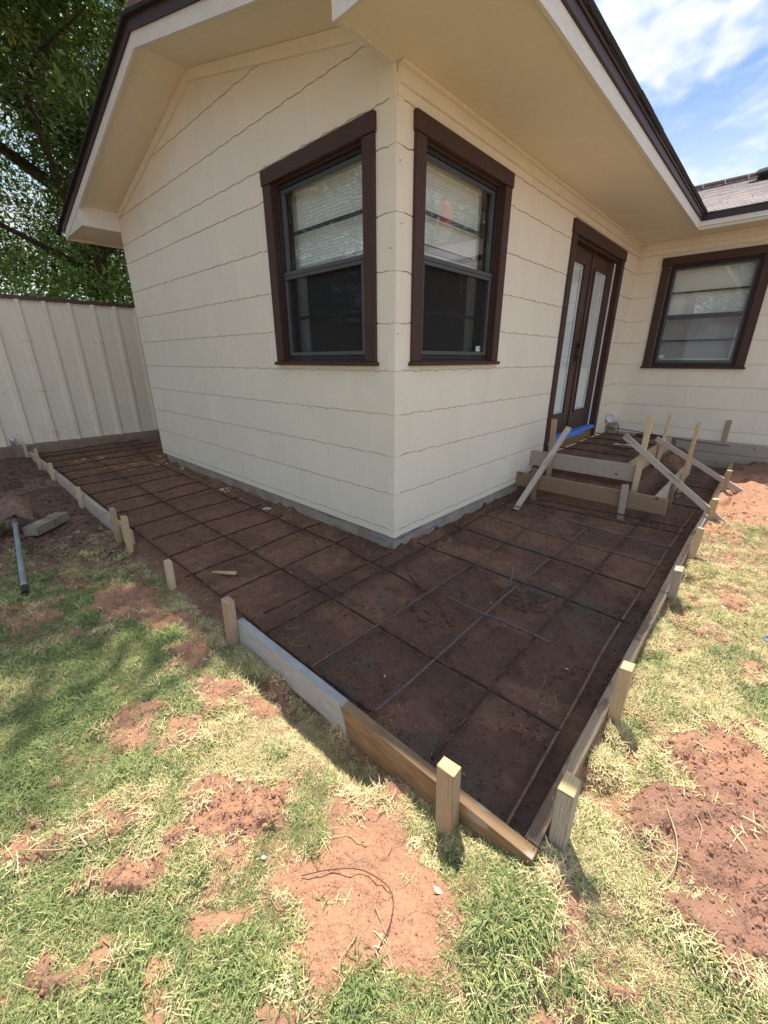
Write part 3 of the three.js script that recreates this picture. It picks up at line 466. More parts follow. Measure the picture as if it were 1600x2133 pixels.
// ------------------------------------------------------------------ metal fence on the left
{
  const f = grp('metal_fence'), pitch = 0.2925, X = -6.1, y0 = 0.155, y1 = 2.095;
  const stain = tex(1024, 1024, (u, v) => {
    let fct = 0.96 + 0.05 * tn(u, v, 40, 3, 601) + 0.03 * tn(u, v, 8, 8, 603); let c = [0.80 * fct, 0.725 * fct, 0.575 * fct];
    const splash = ss(0.30, 0.02, v + (tn(u, v, 6, 4, 605) - 0.5) * 0.34) * ss(0.42, 0.7, tn(u, v, 120, 120, 607) * 0.55 + tn(u, v, 26, 20, 608) * 0.45);
    return mix3(c, [0.42, 0.28, 0.20], splash * 0.16);
  }, { srgb: true, rx: 1 / 3.4, ry: 1 / 1.95 });
  const fm = std({ map: stain, roughness: 0.5, metalness: 0.0 });
  const sheetGeo = () => {   // one panel, three pitches wide, profile extruded upwards; local u along +z
    const prof = []; for (let k = 0; k < 3; k++) { const b = k * pitch; prof.push([b - 0.030, 0], [b - 0.021, 0.040], [b + 0.021, 0.040], [b + 0.030, 0]); for (const m of [0.098, 0.195]) prof.push([b + m - 0.012, 0], [b + m - 0.006, 0.0022], [b + m + 0.006, 0.0022], [b + m + 0.012, 0]); } prof.push([3 * pitch - 0.0305, 0]);
    const pos = [], uv = [], idx = []; prof.forEach(([u, n], i) => { for (const y of [y0, y1]) { pos.push(n, y, u); uv.push(u, y - y0); } if (i) { const a = 2 * (i - 1); idx.push(a, a + 1, a + 2, a + 1, a + 3, a + 2); } });
    const g = new THREE.BufferGeometry(); g.setAttribute('position', new THREE.BufferAttribute(new Float32Array(pos), 3)); g.setAttribute('uv', new THREE.BufferAttribute(new Float32Array(uv), 2)); g.setIndex(idx); return g.toNonIndexed();
  };
  const base = sheetGeo(); base.computeVertexNormals(); const screwG = new THREE.CylinderGeometry(0.006, 0.007, 0.006, 6); screwG.rotateZ(Math.PI / 2); const screwM = std({ color: C(0.22, 0.2, 0.17), roughness: 0.6, metalness: 0.4 });
  for (let k = -8; k < 9; k++) {
    const z = 0.006 + k * 3 * pitch, g = base.clone(), uv = g.attributes.uv; for (let i = 0; i < uv.count; i++) uv.setX(i, uv.getX(i) + z + 0.6);
    const p = mesh('panel', g, fm, f); p.position.set(X + (k & 1 ? 0.0012 : 0), 0, z);
    if (k > -4 && k < 3) for (const y of [0.30, 0.88, 1.56]) { for (const u of [-0.05, 0.0, 0.05]) { const s = mesh('screw', screwG, screwM, p); s.position.set(u ? 0.003 : 0.042, y, u); } const s2 = mesh('screw', screwG, screwM, p); s2.position.set(0.003, y, 1.45 * pitch); }
  }
  mesh('top_cap', cbox(X - 0.05, X + 0.042, 2.085, 2.135, -7.1, 8.0, 2, 0.004), M.drip2 = std({ color: C(0.085, 0.04, 0.035), roughness: 0.4 }), f);
  mesh('bottom_rail', box(X - 0.05, X - 0.004, 0.16, 0.2, -7.1, 8.0, 2), M.drip2, f);
  top(shade(f), 'tall cream ribbed metal fence with brown top cap beside the house', 'fence');
  const curb = mesh('concrete_curb', cbox(-6.22, -5.99, -0.25, 0.152, -7.2, 8.1, 2, 0.012), std({ map: M.concrete.map, color: C(0.95, 0.80, 0.70), bumpMap: grain, bumpScale: 0.006, roughness: 0.95 }));
  top(shade(curb), 'low dirty concrete curb under the metal fence', 'curb');
}

// ------------------------------------------------------------------ rebar
function rebar(pts, r, m, parent, name = 'rebar') {
  const c = new THREE.CatmullRomCurve3(pts.map((p) => new THREE.Vector3(...p))); const g = new THREE.TubeGeometry(c, Math.max(8, pts.length * 5), r, 7, false);
  const L = c.getLength(), uv = g.attributes.uv; for (let i = 0; i < uv.count; i++) uv.setX(i, uv.getX(i) * L); return mesh(name, g, m, parent);
}
const rr = rng(321);
const wob = (a, b, n, y, s = 0.011) => { const o = []; for (let i = 0; i <= n; i++) { const t = i / n; o.push([mix(a[0], b[0], t) + (rr() - 0.5) * s, y + (rr() - 0.5) * 0.012, mix(a[1], b[1], t) + (rr() - 0.5) * s]); } return o; };
const tieG = new THREE.TorusGeometry(0.009, 0.0016, 5, 10), tieM = std({ color: C(0.03, 0.025, 0.022), roughness: 0.6, metalness: 0.4 });
{
  const a = grp('rebar_mat');      // door-side mat
  for (const [q, k] of [[[[0.18, 1.17], [0.15, -0.3], [0.12, -1.80]], 0], [[[0.55, 1.17], [0.55, 0.0], [0.53, -1.72]], 1], [[[0.925, 1.16], [0.90, -0.10], [0.90, -1.92]], 2], [[[1.205, 1.16], [1.18, 0.0], [1.20, -2.06]], 0], [[[1.495, 1.19], [1.465, -0.2], [1.47, -1.2], [1.485, -2.6]], 3]]) {
    const pts = []; for (let i = 0; i < q.length - 1; i++) pts.push(...wob(q[i], q[i + 1], 4, 0.016).slice(i ? 1 : 0)); rebar(pts, 0.0068, M.steel[k], a);
  }
  rebar(wob([1.485, -2.4], [1.49, -4.5], 6, 0.012), 0.0068, M.steel[1], a);
  for (const [x0, z0, x1, z1] of [[0.35, -2.02 + 0.28, 1.50, -2.06 + 0.2], [0.25, -1.69 + 0.1, 1.51, -1.69], [0.10, -1.41, 1.49, -1.33], [0.13, -1.02, 1.50, -0.94], [0.09, -0.63, 1.48, -0.57], [0.09, -0.17, 1.50, -0.13], [0.68, 0.30, 1.27, 0.30], [1.26, -2.5, 1.52, -2.48], [1.26, -2.9, 1.53, -2.87], [1.26, -3.3, 1.53, -3.28], [1.26, -3.75, 1.53, -3.72], [1.2, -4.15, 1.53, -4.12]]) rebar(wob([x0, z0], [x1, z1], 6, 0.030), 0.0066, M.steel[Math.floor(rr() * 3)], a);
  for (const x of [0.18, 0.53, 0.90, 1.18, 1.465]) for (const z of [-1.38, -0.98, -0.60, -0.15]) if (rr() < 0.7) { const t = mesh('tie_wire', tieG, tieM, a); t.position.set(x, 0.012, z); t.rotation.set(rr() * 3, rr() * 3, rr() * 3); }
  top(shade(a), 'grid of tied rusty rebar on the wet soil before the door side wall', 'rebar', 'rebar mats');
  const b = grp('rebar_mat');      // gable-side mat
  for (const q of [[[-5.95, 1.15], [-2.5, 1.165], [0.91, 1.17]], [[-5.9, 0.69], [-2.0, 0.73], [0.2, 0.74], [1.485, 0.755]], [[-5.95, -0.05], [-4.6, 0.12]], [[-4.7, 0.15], [-2.1, 0.225], [-0.35, 0.23], [0.47, 0.30]]]) { const pts = []; for (let i = 0; i < q.length - 1; i++) pts.push(...wob(q[i], q[i + 1], 6, 0.016).slice(i ? 1 : 0)); rebar(pts, 0.0068, M.steel[0], b); }
  const cross = [[0.04, 1.10, 0.06, 0.10], [-0.30, 1.16, -0.36, 0.12], [-0.65, 1.22, -0.77, 0.06], [-1.05, 1.17, -1.13, 0.2]]; let x = -1.45; while (x > -5.9) { cross.push([x, 1.17 + (rr() - 0.5) * 0.06, x - 0.05 + (rr() - 0.5) * 0.18, (x < -4.35 ? -0.3 : 0.22) + (rr() - 0.5) * 0.12]); x -= 0.33 + rr() * 0.14; }
  for (const [x0, z0, x1, z1] of cross) rebar(wob([x0, z0], [x1, z1], 5, 0.030), 0.0066, M.steel[0], b);
  for (const [x0] of cross) for (const z of [0.73, 1.16]) { const t = mesh('tie_wire', tieG, tieM, b); t.position.set(x0 - 0.02, 0.012, z); t.rotation.set(rr() * 3, rr() * 3, rr() * 3); }
  top(shade(b), 'long grid of tied rusty rebar along the gable wall towards the fence', 'rebar', 'rebar mats');
  const c = grp('rebar_mat');      // stoop
  const Y = 0.325;
  for (const [x0, z0, x1, z1] of [[0.12, -2.35, 0.14, -4.5], [0.48, -2.32, 0.50, -4.4], [0.80, -2.35, 0.80, -4.3]]) rebar(wob([x0, z0], [x1, z1], 6, Y), 0.0066, M.steel[1], c);
  for (const z of [-2.45, -2.85, -3.3, -3.75, -4.2]) rebar(wob([0.06, z], [0.88, z - 0.04], 4, Y + 0.013), 0.0066, M.steel[0], c);
  rebar([[0.02, 0.36, -4.74], [0.5, 0.33, -4.73], [1.0, 0.29, -4.72], [1.5, 0.27, -4.71]], 0.0066, M.steel[2], c); rebar([[0.20, 0.40, -4.72], [0.20, 0.2, -4.72]], 0.0066, M.steel[2], c);
  top(shade(c), 'small raised grid of rebar on the soil in front of the french door', 'rebar');
  const loose = (name, pts, m, label) => { const g = rebar(pts, 0.006, m, null, name); top(shade(g), label, 'rebar'); };
  loose('rebar_offcut', [[0.31, -0.005, 0.20], [0.42, 0.0, 0.26], [0.52, 0.006, 0.31]], M.steel[0], 'short rusty rebar offcut lying slantwise nearest the house corner');
  loose('rebar_offcut', [[-0.32, -0.004, 0.60], [0.05, 0.0, 0.64], [0.36, 0.004, 0.665]], M.steel[2], 'dark rebar offcut lying beside the middle long bar');
  loose('rebar_offcut', [[0.865, 0.012, -0.09], [0.845, 0.05, -0.15], [0.82, 0.085, -0.20]], M.steel[2], 'bent rebar stub sticking up at a grid crossing');
}

// ------------------------------------------------------------------ form boards and stakes
function stake(bx, by, bz, tx, ty, tz, w, d, mat, label, opt = {}) {
  const B = new THREE.Vector3(bx, by, bz), T = new THREE.Vector3(tx, ty, tz), dir = T.clone().sub(B), L = dir.length(), sink = opt.sink ?? 0.14;
  const g = bar(w, L + sink, d, 1, 0.0025); g.translate(0, (L + sink) / 2 - sink, 0);
  // saw-cut or hammered top: shift the top vertices a little
  const p = g.attributes.position, r = rng(Math.round(bx * 311 + bz * 97) + 5), k1 = (r() - 0.5) * 0.25, k2 = (r() - 0.5) * 0.25; for (let i = 0; i < p.count; i++) if (p.getY(i) > L - 0.02) p.setY(i, p.getY(i) + p.getX(i) * k1 + p.getZ(i) * k2 + (hash3(Math.round(p.getX(i) * 9000), Math.round(p.getZ(i) * 9000), Math.round(bx * 77)) - 0.5) * 0.007);
  g.computeVertexNormals();
  const m = mesh('wood_stake', g, Array.isArray(mat) ? [mat[0], mat[0], mat[1], mat[0], mat[0], mat[0]] : mat);
  m.quaternion.setFromUnitVectors(new THREE.Vector3(0, 1, 0), dir.normalize()); if (opt.turn) m.rotateY(opt.turn); m.position.copy(B);
  return top(shade(m), label, 'stake', opt.group || 'form stakes');
}
function board(x0, x1, y0, y1, z0, z1, axis, mat, label, opt = {}) {
  const sx = x1 - x0, sy = y1 - y0, sz = z1 - z0, g = bar(sx, sy, sz, axis, 0.003);
  // a bow along the length so that no edge is dead straight
  const L = [sx, sy, sz][axis], p = g.attributes.position; void L; void p;
  const m = mesh('form_board', g, mat); m.position.set((x0 + x1) / 2, (y0 + y1) / 2, (z0 + z1) / 2); if (opt.ry) m.rotation.y = opt.ry; if (opt.rz) m.rotation.z = opt.rz; if (opt.rx) m.rotation.x = opt.rx;
  return top(shade(m), label, 'board', 'concrete form boards');
}
{ // front board: dry grey at one end, soaked brown at the other, with a slanting edge between
  const L = 1.547, stained = tex(1024, 128, (u, v) => {
    const g1 = mix3([0.47, 0.46, 0.44], [0.33, 0.32, 0.31], clamp(0.2 + 0.6 * tn(u, v, 40, 60, 701) + 0.3 * (tn(u, v, 12, 9, 702) - 0.5)));
    const g2 = mix3([0.32, 0.20, 0.10], [0.17, 0.10, 0.05], clamp(0.1 + 0.8 * tn(u, v, 30, 50, 703) + 0.4 * (tn(u, v, 9, 8, 704) - 0.5)));
    const m = ss(-0.012, 0.012, u * L - 0.80 - (v - 0.5) * 0.16 + (tn(u, v, 26, 8, 705) - 0.5) * 0.10);
    let c = mix3(g1, g2, m); c = mix3(c, [0.45, 0.42, 0.38], m * ss(0.62, 0.72, tn(u, v, 18, 10, 706)) * 0.5 * ss(0.75, 0.95, u)); return c;
  }, { srgb: true, wrap: THREE.MirroredRepeatWrapping });
  const g = new RoundedBoxGeometry(L, 0.14, 0.038, 1, 0.003), p = g.attributes.position, n = g.attributes.normal, uv = new Float32Array(p.count * 2);
  for (let i = 0; i < p.count; i++) { uv[2 * i] = p.getX(i) / L + 0.5; uv[2 * i + 1] = Math.abs(n.getY(i)) > 0.7 ? 0.45 + p.getZ(i) : 0.5 - p.getY(i) * 1.6; }
  g.setAttribute('uv', new THREE.BufferAttribute(uv, 2));
  const m = mesh('form_board', g, std({ map: stained, bumpMap: tex(512, 64, (u, v) => tn(u, v, 30, 40, 711), {}), bumpScale: 0.0015, roughness: 0.8 })); m.position.set(0.8285, 0.005, 1.241);
  top(shade(m), 'front form board, grey at one end and soaked brown towards the corner', 'board', 'concrete form boards');
}
board(1.561, 1.599, -0.065, 0.075, -0.50, 1.218, 2, W.muddy, 'nearest long muddy form board on the lawn side of the bed');
board(1.557, 1.595, -0.065, 0.078, -1.72, -0.505, 2, W.muddy, 'second muddy form board along the lawn side, beyond the two tall stakes', { ry: 0.004, rx: -0.003 });
board(1.563, 1.601, -0.055, 0.075, -2.78, -1.725, 2, W.silver, 'third form board along the lawn side, whitish and mud spotted', { ry: -0.005, rx: 0.004 });
board(1.560, 1.598, -0.05, 0.080, -4.60, -2.785, 2, W.muddy, 'farthest form board of the lawn side, ending near the back wall');
board(-3.62, -1.60, -0.06, 0.078, 1.221, 1.259, 0, W.silver, 'whitish form board left of the gap, next to the paired stakes');
board(-5.90, -3.625, -0.05, 0.080, 1.219, 1.257, 0, W.silver, 'far left whitish form board ending at the metal fence');
board(0.01, 1.335, 0.082, 0.222, -1.928, -1.89, 0, W.brown, 'brown lower step board across the stoop form');
board(0.015, 1.012, 0.245, 0.40, -2.218, -2.18, 0, W.grey, 'grey upper step board below the french door');
board(0.925, 0.963, 0.25, 0.412, -4.10, -2.222, 2, W.tan, 'stoop side board running back from the upper step to the wall');
board(1.225, 1.263, 0.065, 0.212, -3.70, -1.935, 2, W.silver, 'whitish side board running back from the lower step');
board(-0.005 + 0.03, 0.42, 0.155, 0.302, -4.835, -4.80, 0, W.grey, 'grey board on edge at the back wall under the white pipe');
board(0.03, 1.05, 0.0, 0.148, -4.838, -4.802, 0, W.grey, 'lower grey board on edge at the back wall behind the stoop');
board(0.425, 0.84, 0.15, 0.30, -4.832, -4.797, 0, W.redbrown, 'dark red-brown board piece on edge at the back wall');
board(0.845, 2.9, 0.15, 0.300, -4.838, -4.80, 0, W.grey, 'upper long grey board on edge against the back wall by the window');
board(1.055, 2.9, -0.04, 0.148, -4.84, -4.803, 0, W.grey, 'lower long grey board on edge against the back wall by the window');

stake(1.356, -0.07, 1.283, 1.346, 0.214, 1.281, 0.06, 0.04, [W.tan, W.cut], 'stout stake with bright cut top outside the brown end of the front board');
stake(0.035, -0.07, 1.283, 0.045, 0.20, 1.281, 0.058, 0.042, W.tan, 'stake with bold grain at the grey end of the front board');
stake(-0.765, -0.05, 1.275, -0.76, 0.128, 1.272, 0.05, 0.036, W.pale, 'short pale stake standing alone in the gap between the boards');
stake(-1.52, -0.05, 1.285, -1.50, 0.235, 1.28, 0.05, 0.036, W.fresh, 'front one of the two paired stakes on the left');
stake(-1.80, -0.05, 1.283, -1.775, 0.228, 1.282, 0.05, 0.036, W.tan, 'rear one of the two paired stakes on the left');
stake(-2.95, -0.03, 1.279, -2.93, 0.165, 1.276, 0.045, 0.036, W.pale, 'fourth stake from the fence on the left form');
stake(-4.17, -0.03, 1.28, -4.14, 0.20, 1.277, 0.045, 0.036, W.pale, 'third stake from the fence on the left form');
stake(-4.98, -0.02, 1.279, -4.95, 0.25, 1.277, 0.045, 0.036, W.fresh, 'second stake from the fence on the left form');
stake(-5.93, -0.02, 1.28, -5.90, 0.215, 1.277, 0.045, 0.036, W.pale, 'stake right in front of the fence at the end of the left form');
stake(1.63, -0.05, 1.135, 1.628, 0.272, 1.15, 0.042, 0.06, [W.grey, W.cut], 'grey weathered stake with bright cut top at the near corner');
stake(1.619, -0.02, 0.565, 1.621, 0.268, 0.56, 0.04, 0.055, [W.fresh, W.cut], 'yellow stake with splintered top, second along the lawn side');
stake(1.618, 0.0, -0.56, 1.62, 0.25, -0.48, 0.04, 0.055, W.grey, 'pale grey stake with whitish top, third along the lawn side');
stake(1.617, 0.0, -1.24, 1.625, 0.245, -1.265, 0.04, 0.05, W.fresh, 'golden stake, fourth along the lawn side');
stake(1.623, 0.02, -2.13, 1.623, 0.245, -2.09, 0.04, 0.05, W.fresh, 'golden stake where a brace crosses the lawn side form');
stake(1.62, 0.03, -3.12, 1.624, 0.29, -3.08, 0.04, 0.05, W.tan, 'brownish stake, farthest along the lawn side');
// stoop stakes
stake(0.24, 0.06, -2.165, 0.218, 0.744, -2.165, 0.05, 0.026, W.tan, 'tall stake nailed to the left of the upper step board', { group: 'stoop stakes' });
stake(0.225, -0.02, -1.868, 0.205, 0.298, -1.866, 0.05, 0.026, W.brown, 'short brown stake at the left of the lower step board', { group: 'stoop stakes' });
stake(1.025, -0.03, -1.872, 1.011, 0.29, -1.868, 0.05, 0.026, W.grey, 'short grey stake before the right half of the lower step board', { group: 'stoop stakes' });
stake(1.03, 0.10, -2.162, 1.035, 0.86, -2.16, 0.045, 0.03, W.pale, 'tallest pale stake with chipped top at the end of the upper step', { group: 'stoop stakes' });
stake(0.985, 0.10, -3.30, 1.006, 0.76, -3.30, 0.03, 0.05, W.pale, 'tall pale stake behind the crossing of the two braces', { group: 'stoop stakes' });
stake(1.283, -0.03, -2.95, 1.305, 0.735, -2.93, 0.03, 0.05, W.fresh, 'tall golden stake on the side board of the lower step', { group: 'stoop stakes' });
stake(1.283, -0.06, -2.48, 1.281, 0.235, -2.45, 0.032, 0.055, W.brown, 'short dark brown stake beside the end of the lower step board', { group: 'stoop stakes' });
stake(1.425, 0.02, -4.862, 1.422, 0.568, -4.862, 0.05, 0.02, W.tan, 'grey-brown stake standing against the back wall below the window', { group: 'stoop stakes' });
function brace(a, b, w, d, mat, label, roll = 0) {
  const A = new THREE.Vector3(...a), B = new THREE.Vector3(...b), dir = B.clone().sub(A), L = dir.length(), g = bar(L, w, d, 0, 0.0025); const m = mesh('brace_stick', g, mat);
  m.quaternion.setFromUnitVectors(new THREE.Vector3(1, 0, 0), dir.normalize()); m.rotateX(roll); m.position.copy(A).add(B).multiplyScalar(0.5); top(shade(m), label, 'brace', 'diagonal braces');
}
brace([0.245, -0.015, -1.44], [0.385, 0.685, -2.115], 0.026, 0.05, W.silver, 'silvery brace leaning over both step boards beside the wall', 0.9);
brace([0.87, 0.665, -2.125], [1.735, 0.03, -2.125], 0.05, 0.028, W.silver, 'long brace crossing in front of the tallest stake down to the dirt');
brace([0.93, 0.495, -3.262], [1.76, 0.055, -3.262], 0.05, 0.028, W.silver, 'rear brace running from the stoop over the form to the bare dirt');
console.log('forms');

// ------------------------------------------------------------------ small things
{ // white drain pipe stub with a cap, propped on wood
  const p = grp('drain_pipe'), white = std({ color: C(0.80, 0.80, 0.78), roughness: 0.35 }), inner = std({ color: C(0.62, 0.63, 0.63), roughness: 0.5 });
  const tube = new THREE.CylinderGeometry(0.050, 0.050, 0.16, 32); tube.rotateX(Math.PI / 2); tube.translate(0, 0, -0.06); mesh('pipe', tube, white, p);
  const cap = new THREE.LatheGeometry([[0.0501, -0.035], [0.061, -0.033], [0.062, 0.03], [0.059, 0.035], [0.049, 0.035], [0.046, 0.02], [0.001, 0.018]].map(([a, b]) => new THREE.Vector2(a, b)), 36); cap.rotateX(Math.PI / 2); mesh('cap', cap, white, p); void inner;
  p.position.set(0.075, 0.495, -4.735); p.rotation.set(0.06, 0.12, 0); top(shade(p), 'white capped drain pipe stub sticking out of the back wall', 'pipe');
  const w = mesh('wood_block', cbox(-0.10, 0.14, 0, 0.045, -0.03, 0.03, 0), W.tan); w.position.set(0.035, 0.345, -4.815); w.rotation.z = 0.32; w.rotation.y = 0.0; top(shade(w), 'tilted wood scrap propped under the white pipe', 'wood scrap');
  const w2 = mesh('wood_block', cbox(-0.07, 0.07, 0, 0.03, -0.018, 0.018, 0), W.brown); w2.position.set(0.06, 0.302, -4.815); top(shade(w2), 'small brown wood scrap lying on the grey board under the pipe', 'wood scrap');
}
{ // blue tape along the door sill
  const g = new THREE.BufferGeometry(), prof = [[-0.045, 0.462], [0.024, 0.456], [0.034, 0.448], [0.036, 0.395]], pos = [], idx = [], n = 26;
  for (let i = 0; i <= n; i++) { const u = mix(2.53, 4.12, i / n); prof.forEach(([q, y], j) => pos.push(q + (j > 1 ? 0.004 * Math.sin(u * 17) : 0), y + (j === 3 ? 0.012 * (n2(u * 7, 1, 801) - 0.5) + (u > 3.7 ? 0.03 : 0) : 0.002 * Math.sin(u * 31)), -u)); }
  for (let i = 0; i < n; i++) for (let j = 0; j < 3; j++) { const a = i * 4 + j, b = a + 4; idx.push(a, b, a + 1, a + 1, b, b + 1); }
  g.setAttribute('position', new THREE.BufferAttribute(new Float32Array(pos), 3)); g.setIndex(idx); g.computeVertexNormals(); const gg = mergeGeometries([g, (() => { const c = g.clone(); const p = c.attributes.position; for (let i = 0; i < p.count; i++) { p.setX(i, p.getX(i) - 0.0006); p.setY(i, p.getY(i) - 0.0008); } return c; })()]);
  top(shade(mesh('masking_tape', gg, std({ color: C(0.085, 0.24, 0.66), roughness: 0.5, side: THREE.DoubleSide }))), 'strip of blue masking tape along the bottom of the french door', 'tape');
}
{ // shovel lying on the pavers
  const s = grp('shovel'), pole = std({ color: C(0.25, 0.29, 0.31), roughness: 0.45 }), rust = std({ map: tex(256, 256, (u, v) => mix3([0.27, 0.165, 0.12], [0.16, 0.10, 0.08], ss(0.35, 0.65, tn(u, v, 18, 18, 821) * 0.6 + tn(u, v, 60, 60, 822) * 0.4)), { srgb: true, rx: 4, ry: 4 }), roughness: 0.7, metalness: 0.3 }), blk = std({ color: C(0.012, 0.012, 0.013), roughness: 0.5 });
  const hl = 1.08, hg = new THREE.CylinderGeometry(0.0155, 0.017, hl, 20); hg.rotateZ(Math.PI / 2); hg.translate(hl / 2, 0, 0); mesh('handle', hg, pole, s);
  const cg = new THREE.CylinderGeometry(0.0195, 0.0195, 0.09, 20); cg.rotateZ(Math.PI / 2); cg.translate(hl + 0.03, 0, 0); mesh('end_grip', cg, blk, s);
  const fg = new THREE.CylinderGeometry(0.0185, 0.0185, 0.05, 20); fg.rotateZ(Math.PI / 2); fg.translate(0.0, 0, 0); mesh('collar', fg, pole, s);
  // blade: dished plate with turned shoulders and a socket ridge
  const nu = 18, nv = 14, pos = [], uv = [], idx = []; for (let i = 0; i <= nu; i++) for (let j = 0; j <= nv; j++) { const t = i / nu, v = j / nv * 2 - 1, wid = 0.118 * (t < 0.08 ? 0.86 + t * 1.7 : 1) * (t > 0.62 ? Math.sqrt(Math.max(0.0, 1 - Math.pow((t - 0.62) / 0.385, 2.4))) : 1); pos.push(-0.06 - t * 0.31, 0.028 - 0.042 * v * v + 0.11 * t + 0.018 * Math.exp(-v * v * 60) * (1 - t) + (t < 0.05 ? 0.012 : 0), v * Math.max(wid, 0.004)); uv.push(t * 0.31, v * 0.12); }
  for (let i = 0; i < nu; i++) for (let j = 0; j < nv; j++) { const a = i * (nv + 1) + j, b = a + nv + 1; idx.push(a, a + 1, b, a + 1, b + 1, b); }
  const bg = new THREE.BufferGeometry(); bg.setAttribute('position', new THREE.BufferAttribute(new Float32Array(pos), 3)); bg.setAttribute('uv', new THREE.BufferAttribute(new Float32Array(uv), 2)); bg.setIndex(idx); bg.computeVertexNormals(); const bt = bg.clone(); bt.translate(0, -0.0025, 0); mesh('blade', mergeGeometries([bg, bt]), rust, s);
  const sk = new THREE.CylinderGeometry(0.021, 0.012, 0.15, 14); sk.rotateZ(Math.PI / 2); sk.translate(-0.06, 0.012, 0); mesh('socket', sk, rust, s);
  s.position.set(-2.45, 0.075, 1.815); const d = new THREE.Vector3(-1.37 + 2.45, -0.105, 1.925 - 1.815).normalize(); s.quaternion.setFromUnitVectors(new THREE.Vector3(1, 0, 0), d); s.rotateX(-0.12);
  top(shade(s), 'shovel with rusty blade and blue-grey pole lying on the lawn edge', 'shovel');
}
{ // concrete edging pavers
  const pm = std({ map: tex(512, 512, (u, v) => { const f = 0.82 + 0.2 * tn(u, v, 40, 40, 831) + 0.16 * tn(u, v, 140, 140, 832); return mix3([0.33 * f, 0.285 * f, 0.215 * f], [0.22, 0.14, 0.10], ss(0.55, 0.75, tn(u, v, 7, 7, 833)) * 0.5); }, { srgb: true, rx: 3, ry: 3 }), bumpMap: grain, bumpScale: 0.003, roughness: 0.95 });
  const pv = (x, z, l, turn, label) => { const m = mesh('concrete_paver', bar(l, 0.075, 0.115, 0, 0.006), pm); m.position.set(x, 0.002, z); m.rotation.y = turn; m.rotation.z = 0.02; top(shade(m), label, 'paver', 'edging pavers'); };
  pv(-2.47, 1.66, 0.24, -0.8, 'long tan concrete paver beside the shovel blade'); pv(-2.605, 1.525, 0.12, -0.8, 'short tan concrete paver at the far end of the long one'); pv(-2.62, 1.96, 0.26, -0.35, 'tan concrete paver on the other side of the shovel neck');
}
{ // drink can on the curb
  const c = grp('drink_can'), body = new THREE.LatheGeometry([[0.001, 0.006], [0.022, 0.0], [0.026, 0.002], [0.033, 0.012], [0.033, 0.105], [0.027, 0.118], [0.027, 0.121], [0.025, 0.119], [0.001, 0.117]].map(([a, b]) => new THREE.Vector2(a, b)), 32);
  const cv = tex(256, 128, (u, v) => { const b = ss(0.62, 0.66, tn(u, v, 6, 3, 841)); return mix3([0.60, 0.61, 0.62], [0.22, 0.24, 0.30], b * (v > 0.15 && v < 0.85 ? 1 : 0)); }, { srgb: true });
  mesh('body', body, std({ map: cv, metalness: 0.5, roughness: 0.35 }), c); const tg = cbox(-0.006, 0.012, 0.119, 0.121, -0.007, 0.007); mesh('pull_tab', tg, std({ color: C(0.5, 0.5, 0.5), metalness: 0.8, roughness: 0.35 }), c);
  c.position.set(-6.03, 0.152, 1.37); top(shade(c), 'silver drink can standing on the curb by the fence', 'can');
}
